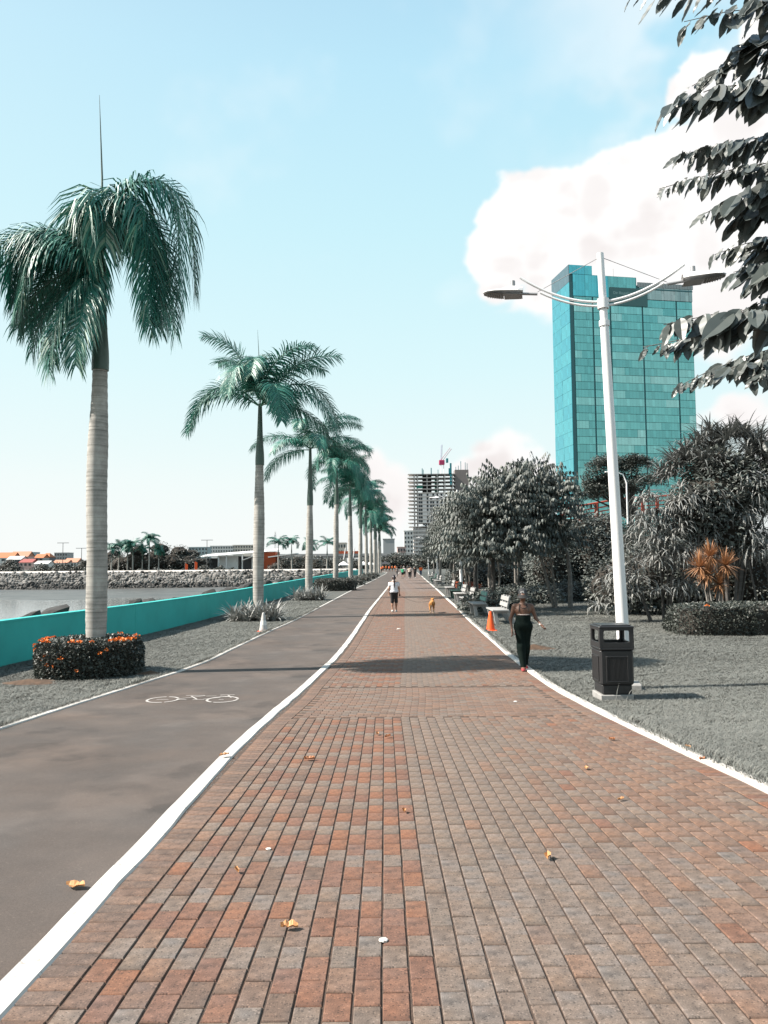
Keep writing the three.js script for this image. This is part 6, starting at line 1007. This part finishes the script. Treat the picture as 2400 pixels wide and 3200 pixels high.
{
  const W = { white: mat(.70, .69, .66), cream: mat(.66, .60, .52), pink: mat(.55, .40, .36), grey: mat(.36, .37, .37), dark: mat(.12, .13, .15), teal: mat(.35, .43, .44) }, R = { orange: mat(.46, .16, .07), red: mat(.30, .08, .07), salmon: mat(.46, .22, .14), pale: mat(.55, .54, .52) };
  const HG = 'houses in the town across the bay', h = (l, x0, x1, y, d, wall, roof, rh, win, hip) => block('house', l, 'house', x0, x1, y, d, 12, wall, { roof, rh, win, hip, group: HG });
  h('white house with orange tiled roof at the far left edge', -297, -282, 9.2, 585, W.white, R.orange, 4.2, [3, 2]);
  h('pink town house with salmon roof behind a dark shed', -297, -283, 10.4, 611, W.pink, R.salmon, 4.2, [3, 2]);
  h('dark weatherboard house with grey roof below the pink house', -274, -264, 7.6, 559, W.dark, R.pale, 2.6, [2, 1]);
  h('low house with dark red roof right of the dark weatherboard house', -263, -254, 5.4, 555, W.pink, R.red, 2.6, [3, 1]);
  h('white house with broad pale roof behind the shore trees', -242, -233, 4.2, 533, W.white, R.pale, 2.2, [4, 1]);
  h('house with bright orange gable peeking above white roofs', -284, -277, 9.4, 625, W.grey, R.orange, 3.2, [2, 1]);
  h('small house with orange hipped roof beside the bright gable', -290, -283, 10.2, 650, W.dark, R.orange, 3.6, [2, 1], true);
  h('white two-storey house with red roof and rows of windows', -235, -225, 4.8, 546, W.white, R.salmon, 2.2, [5, 2]);
  h('white gabled house with salmon roof left of the near palm', -229, -220, 5.2, 551, W.white, R.salmon, 3, [4, 2]);
  h('white house with orange roof just right of the near palm trunk', -198, -190, 5.4, 546, W.white, R.salmon, 2.8, [3, 2]);
  const BGp = 'flat-roofed blocks in the town across the bay', b = (l, x0, x1, y, d, wall, win) => block('town_block', l, 'building', x0, x1, y, d, 14, wall, { win, group: BGp });
  b('grey flat-roofed block above the salmon roofs', -301, -289, 14.6, 702, W.grey, [5, 2]); b('pale teal flat-roofed block far left above the roofs', -339, -332, 15.8, 728, W.teal, [3, 2]);
  b('grey-green flat block left of the white pavilion roof', -172, -155, 18, 676, W.teal, [6, 2]); b('long white flat-roofed block above the pavilion', -165, -143, 20.3, 728, W.white, [9, 2]); b('cream flat-roofed block above the pavilion beside the second palm', -144, -124, 20.9, 729, W.cream, [8, 2]);
  b('beige stepped block between the third and fourth palm trunks', -27, -21, 13.6, 420, W.cream, [4, 3]); b('grey striped block behind the farthest palm trunks', -.6, 5.6, 15.5, 420, W.grey, [1, 0]); b('slim white tower far behind, left of the unfinished high-rise', 14.4, 21, 25.8, 560, W.white, [3, 7]); b('pale block with pinkish top beside the slim white tower', 7.6, 12.4, 11.6, 448, W.pink, [3, 2]);
  const tm = thing('telecom_mast', 'thin lattice telecom mast rising above the far town', 'mast', [-112, 0, -790]), q = new MB(); for (const [sx, sz] of [[1, 0], [-.5, .87], [-.5, -.87]]) q.tube([[sx * 1.2, 0, sz * 1.2], [sx * .5, 36, sz * .5]], .14, 4); for (let k = 0; k < 14; k++) { const w = 1.2 - .7 * k / 14, y = k * 2.57; q.tube([[w, y, 0], [-w * .5, y + 2.4, w * .87]], .09, 4); q.tube([[-w * .5, y, w * .87], [-w * .5, y + 2.4, -w * .87]], .09, 4); } q.build('frame', mat(.4, .4, .4), tm); new MB().box(-1, 1, 31, 33, -.6, .6).build('antenna', M.metalWhite, tm);
}
{ // pavilion by the far shore
  const t = thing('pavilion', 'white sloped-roof pavilion with orange end wall across the bay', 'building', [0, 0, -186]), wh = mat(.74, .73, .71), or = mat(.45, .085, .028), dk = mat(.05, .055, .06, { roughness: .4 });
  const roof = new MB(); roof.quad([-45.2, 4.2, 1], [-26, 5.6, 1], [-26, 6.3, -9], [-44.6, 5.0, -9]); roof.quad([-44.6, 4.9, -9], [-26, 6.2, -9], [-26, 5.45, 1], [-45.2, 4.05, 1]); roof.quad([-45.2, 4.05, 1], [-26, 5.45, 1], [-26, 5.6, 1], [-45.2, 4.2, 1]); roof.quad([-26, 5.45, 1], [-26, 6.2, -9], [-26, 6.3, -9], [-26, 5.6, 1]); roof.build('roof', wh, t);
  new MB().box(-40.5, -35.5, -.5, 4.4, -7, -1).build('white_wall', wh, t); new MB().box(-35.4, -29.6, -.5, 4.3, -7, -2.6).build('glazed_wall', dk, t); new MB().box(-44.2, -40.6, -.5, 3.9, -7, -3).build('glazed_wall', dk, t);
  new MB().box(-29.4, -26.2, -.5, 5.3, -7, .6).build('orange_wall', or, t); new MB().box(-29.6, -29.42, 0, 3.9, .2, 1.2).build('fin_wall', or, t);
  for (const x of [-44.6, -43, -39.9, -38, -34.2, -31.8]) new MB().box(x - .14, x + .14, -.3, 4.15 + (x + 45) * .07, .4, .68).build('column', wh, t);
  const cn = new MB(); cn.quad([-34, 3.4, 2.2], [-31, 4.5, 2.2], [-31, 4.5, -1], [-34, 3.4, -1]); cn.quad([-34, 3.25, -1], [-31, 4.35, -1], [-31, 4.35, 2.2], [-34, 3.25, 2.2]); cn.quad([-34, 3.25, 2.2], [-31, 4.35, 2.2], [-31, 4.5, 2.2], [-34, 3.4, 2.2]); cn.build('porch_roof', wh, t);
  new MB().at(-24.6, 4.45, -2, 0, 0, .12).box(-3.4, 3.4, -.12, .12, -3, 3).build('side_canopy', wh, t); for (const x of [-27, -24, -22]) new MB().box(x - .1, x + .1, -.3, 4.2 + (x + 27) * .11, .2, .4).build('column', wh, t);
  new MB().box(-27.9, -21.6, -.3, 3.8, -6, -4.4).build('glazed_wall', dk, t);
  [[-44, 2.6, 'left'], [-41.9, 3.0, 'right']].forEach(([x, y, w]) => { const f = thing('feather_flag', `${w} of two tall orange feather flags on the far shore`, 'flag', [x, .8, -170], .2, 'orange feather flags on the far shore'); new MB().tube([[0, 0, 0], [0, y - .9, 0]], .025, 5).build('pole', M.metalGrey, f); const m = new MB(); m.box(.02, .62, .3, y - 1.0, -.015, .015); m.tri([.02, y - 1.0, 0], [.62, y - 1.0, 0], [.1, y - .7, 0]); m.build('cloth', orange, f); });
}
{ // shore trees and palms across the bay
  const G = 'dark trees on the far shore', r = rng(91);
  [[-86, 176, 1.1, 'dark tree clump left of the near palm trunk on the far shore'], [-79, 178, .75, 'low dark tree clump at the far left shore'], [-73, 176, .8, 'dark shore bush below the white two-storey house'], [-69, 177, 1.05, 'dark shore tree beside the near palm trunk'], [-62, 180, .9, 'shore tree right of the near palm trunk'], [-57.5, 178, 1.35, 'broad dark tree behind the shore palms'], [-53, 179, 1.5, 'tall dark tree in the middle of the far shore'], [-48.5, 179, 1.35, 'dark tree left of the white pavilion'], [-40.5, 172.5, .62, 'small dark tree in front of the pavilion columns'], [-37, 173, .55, 'small round tree before the pavilion white wall'], [-24, 182, 1.1, 'dark tree right of the pavilion canopy'], [-19, 186, 1.3, 'dark tree behind the third palm trunk'], [-14.5, 190, 1.1, 'dark tree left of the white tents'], [-84, 174, .7, 'low bush at the left picture edge across the bay'], [-80.5, 180, .8, 'shore bush under the pink town house'], [-75.5, 178, .85, 'shore bush under the dark red roof'], [-66, 174, .7, 'shore bush hidden partly by the near palm trunk'], [-64.5, 182, 1.2, 'tall shore tree right of the white gabled house'], [-46, 181, 1.2, 'dark tree touching the pavilion left end'], [-34, 171.5, .4, 'small shrub under the pavilion porch roof'], [-21.5, 184, 1.2, 'dark tree under the pavilion side canopy'], [-16.5, 184, 1.0, 'shore tree between the third palm and the tents']].forEach(([x, d, s, l], i) => { const big = x > -66 && x < -45 ? 1.45 : 1; s *= big; const a = 1.9 * s; bush('shore_tree', l, 'tree', [x, 0, -d], { lobes: [[0, 1.7 * s, 0, a, 1.3 * s], [-1.5 * s, 1.4 * s, .4, a * .8, 1.0 * s], [1.6 * s, 1.5 * s, .2, a * .85, 1.1 * s], [.3 * s, 2.8 * s, -.2, a * .7, .8 * s]], leaves: 1500, leaf: .34, seed: 900 + i, m: M.hedge, stems: [[[0, -.2, 0, .14], [0, 1.6 * s, 0, .08]]] }, G); });
  const PG2 = 'slender palms on the far shore';
  [[-61.3, 173, .66, 'shore palm just right of the near palm trunk'], [-60.2, 174.5, .7, 'taller shore palm beside the near palm trunk'], [-58, 174, .62, 'third shore palm from the near palm trunk'], [-56.5, 173, .74, 'tallest shore palm in the group of six'], [-55, 175, .62, 'fifth shore palm from the near palm trunk'], [-52.9, 173, .76, 'rightmost tall shore palm before the dark trees'], [-51, 174, .62, 'short shore palm beside the dark tree'], [-23.9, 174, .75, 'shore palm right of the pavilion orange wall'], [-20.9, 174, .68, 'shore palm under the pavilion side canopy'], [-17.6, 180, .74, 'shore palm left of the third palm trunk'], [-13.3, 178, .74, 'shore palm between the third and fourth palm trunks']].forEach(([x, d, s, l], i) => copyOf([p2, p3, p4][i % 3], 'shore_palm', l, [x, 0, -d], i * 1.3, [s, s * .98, s], PG2));
  [[-73.5, 176, 7.6, 'dark lamp pole at the left shore'], [-70, 178, 6.4, 'second dark pole at the left shore'], [-39.4, 171, 7.8, 'slender lamp pole before the pavilion']].forEach(([x, d, hgt, l]) => { const t = thing('lamp_pole', l, 'street lamp', [x, 0, -d], 0, 'poles on the far shore'); new MB().tube([[0, 0, 0], [0, hgt, 0]], [.09, .06], 6).build('post', mat(.10, .10, .10), t); new MB().box(-1.3, 1.3, hgt - .06, hgt + .05, -.08, .08).build('crossarm', mat(.14, .14, .14), t); });
  const TT = 'white event tents at the end of the promenade';
  [[-16.6, 312, 2.0, 'white peaked tent between the fourth and fifth palm trunks'], [-8.6, 316, 1.3, 'small white tent behind the sixth palm trunk'], [-5.7, 320, 1.5, 'white tent behind the seventh palm trunk']].forEach(([x, d, w, l]) => { const t = thing('event_tent', l, 'tent', [x, 0, -d], .3, TT), m = new MB(), cl = mat(.75, .74, .73, { side: THREE.DoubleSide }); for (const [a, b] of [[[-1, 1], [1, 1]], [[1, 1], [1, -1]], [[1, -1], [-1, -1]], [[-1, -1], [-1, 1]]]) { m.tri([a[0] * w, 1.9, a[1] * w], [b[0] * w, 1.9, b[1] * w], [0, 3.4, 0]); m.quad([a[0] * w, 1.6, a[1] * w], [b[0] * w, 1.6, b[1] * w], [b[0] * w, 1.9, b[1] * w], [a[0] * w, 1.9, a[1] * w]); } m.build('roof', cl, t); for (const sx of [-1, 1]) for (const sz of [-1, 1]) new MB().box(sx * w - .05, sx * w + .05, 0, 1.9, sz * w - .05, sz * w + .05).build('leg', M.metalWhite, t); });
  { const t = thing('event_tent', 'dark canopy above the distant orange-shirted group', 'tent', [.2, 0, -225], 0, TT); const m = new MB(); for (const [a, b] of [[[-1, 1], [1, 1]], [[1, 1], [1, -1]], [[1, -1], [-1, -1]], [[-1, -1], [-1, 1]]]) m.tri([a[0] * 1.5, 2.1, a[1] * 1.5], [b[0] * 1.5, 2.1, b[1] * 1.5], [0, 3.0, 0]); m.build('roof', mat(.03, .03, .035, { side: THREE.DoubleSide }), t); for (const sx of [-1, 1]) for (const sz of [-1, 1]) new MB().box(sx * 1.45 - .04, sx * 1.45 + .04, 0, 2.1, sz * 1.45 - .04, sz * 1.45 + .04).build('leg', M.metalGrey, t); }
  // flyover behind the tents
  const fb = thing('footbridge', 'grey elevated walkway crossing behind the palms at the far end', 'bridge', [0, 0, -345]);
  new MB().box(-60, 14, 5.0, 6.0, -4, 0, .05).build('deck', mat(.16, .16, .16), fb); new MB().box(-60, 14, 6.0, 6.9, -.3, -.1).build('parapet', mat(.42, .41, .40), fb); for (const x of [-50, -38, -26, -14, -2, 5]) new MB().box(x - .5, x + .5, 0, 5, -2.6, -1.4).build('pier', mat(.5, .5, .49), fb); new MB().box(-21, -11.5, 6.9, 8.0, -.5, 0).build('orange_panel', mat(.5, .10, .04), fb);
  for (const [x, l] of [[-18.8, 1.5], [-14.5, 1.2]]) new MB().tube([[x, .5, .5], [x + l, 9.5, .5]], .22, 6).build('stay', M.metalWhite, fb);
  for (const [x, y, d, a, b, l] of [[6, 3.4, 330, 9, 3.2, 'dark tree mass where the promenade bends left'], [22, 4, 300, 10, 4.2, 'dark tree mass beyond the last broadleaf trees'], [-30, 2.6, 330, 12, 3, 'dark tree mass behind the tents'], [40, 4.5, 260, 14, 5, 'dark tree mass in the park far behind the shrubs'], [-6, 2.6, 336, 9, 2.6, 'dark tree mass under the elevated walkway']]) bush('tree_belt', l, 'tree', [x, 0, -d], { lobes: [[0, y, 0, a * .6, b], [-a * .6, y * .8, 1, a * .5, b * .8], [a * .6, y * .85, 1, a * .5, b * .9]], leaves: 4200, leaf: .75, seed: 950 + Math.round(x), m: M.hedge }, 'tree masses at the far end of the park');
}
{ // red-railed walkway ramp in front of the glass tower
  const t = thing('red_walkway', 'curved red-railed pedestrian ramp behind the shrubs', 'walkway', [0, 0, -84]), rd = mat(.42, .055, .02, { roughness: .5 }), P = s => [18 + s * 15, 6.0 + 2.6 * Math.pow(s, .75) - .9 * Math.max(0, s - .6), -1 - 3 * s * s];
  const rail = (dy, r0) => { const q = []; for (let k = 0; k <= 24; k++) { const p = P(k / 24); q.push([p[0], p[1] + dy, p[2]]); } return new MB().tube(q, r0, 6); };
  rail(1.5, .10).build('top_rail', rd, t); for (const y of [.95, .5, .08]) rail(y, .07).build('rail', rd, t);
  for (let k = 0; k <= 8; k++) { const p = P(k / 8); new MB().box(p[0] - .16, p[0] + .16, p[1] - .2, p[1] + 1.5, p[2] - .1, p[2] + .1).build('post', rd, t); }
  const dk = new MB(); for (let k = 0; k < 24; k++) { const a = P(k / 24), b = P((k + 1) / 24); dk.quad([a[0], a[1] - .5, a[2]], [b[0], b[1] - .5, b[2]], [b[0], b[1] - .05, b[2]], [a[0], a[1] - .05, a[2]]); dk.quad([a[0], a[1] - .05, a[2]], [b[0], b[1] - .05, b[2]], [b[0], b[1] - .05, b[2] - 3], [a[0], a[1] - .05, a[2] - 3]); } dk.build('deck', mat(.3, .3, .3, { side: THREE.DoubleSide }), t);
  for (const s of [.05, .4, .75, 1]) { const p = P(s); new MB().box(p[0] - .3, p[0] + .3, 0, p[1] - .4, p[2] - 2, p[2] - 1.4).build('pier', M.concrete, t); }
}
renderer.render(scene, camera);
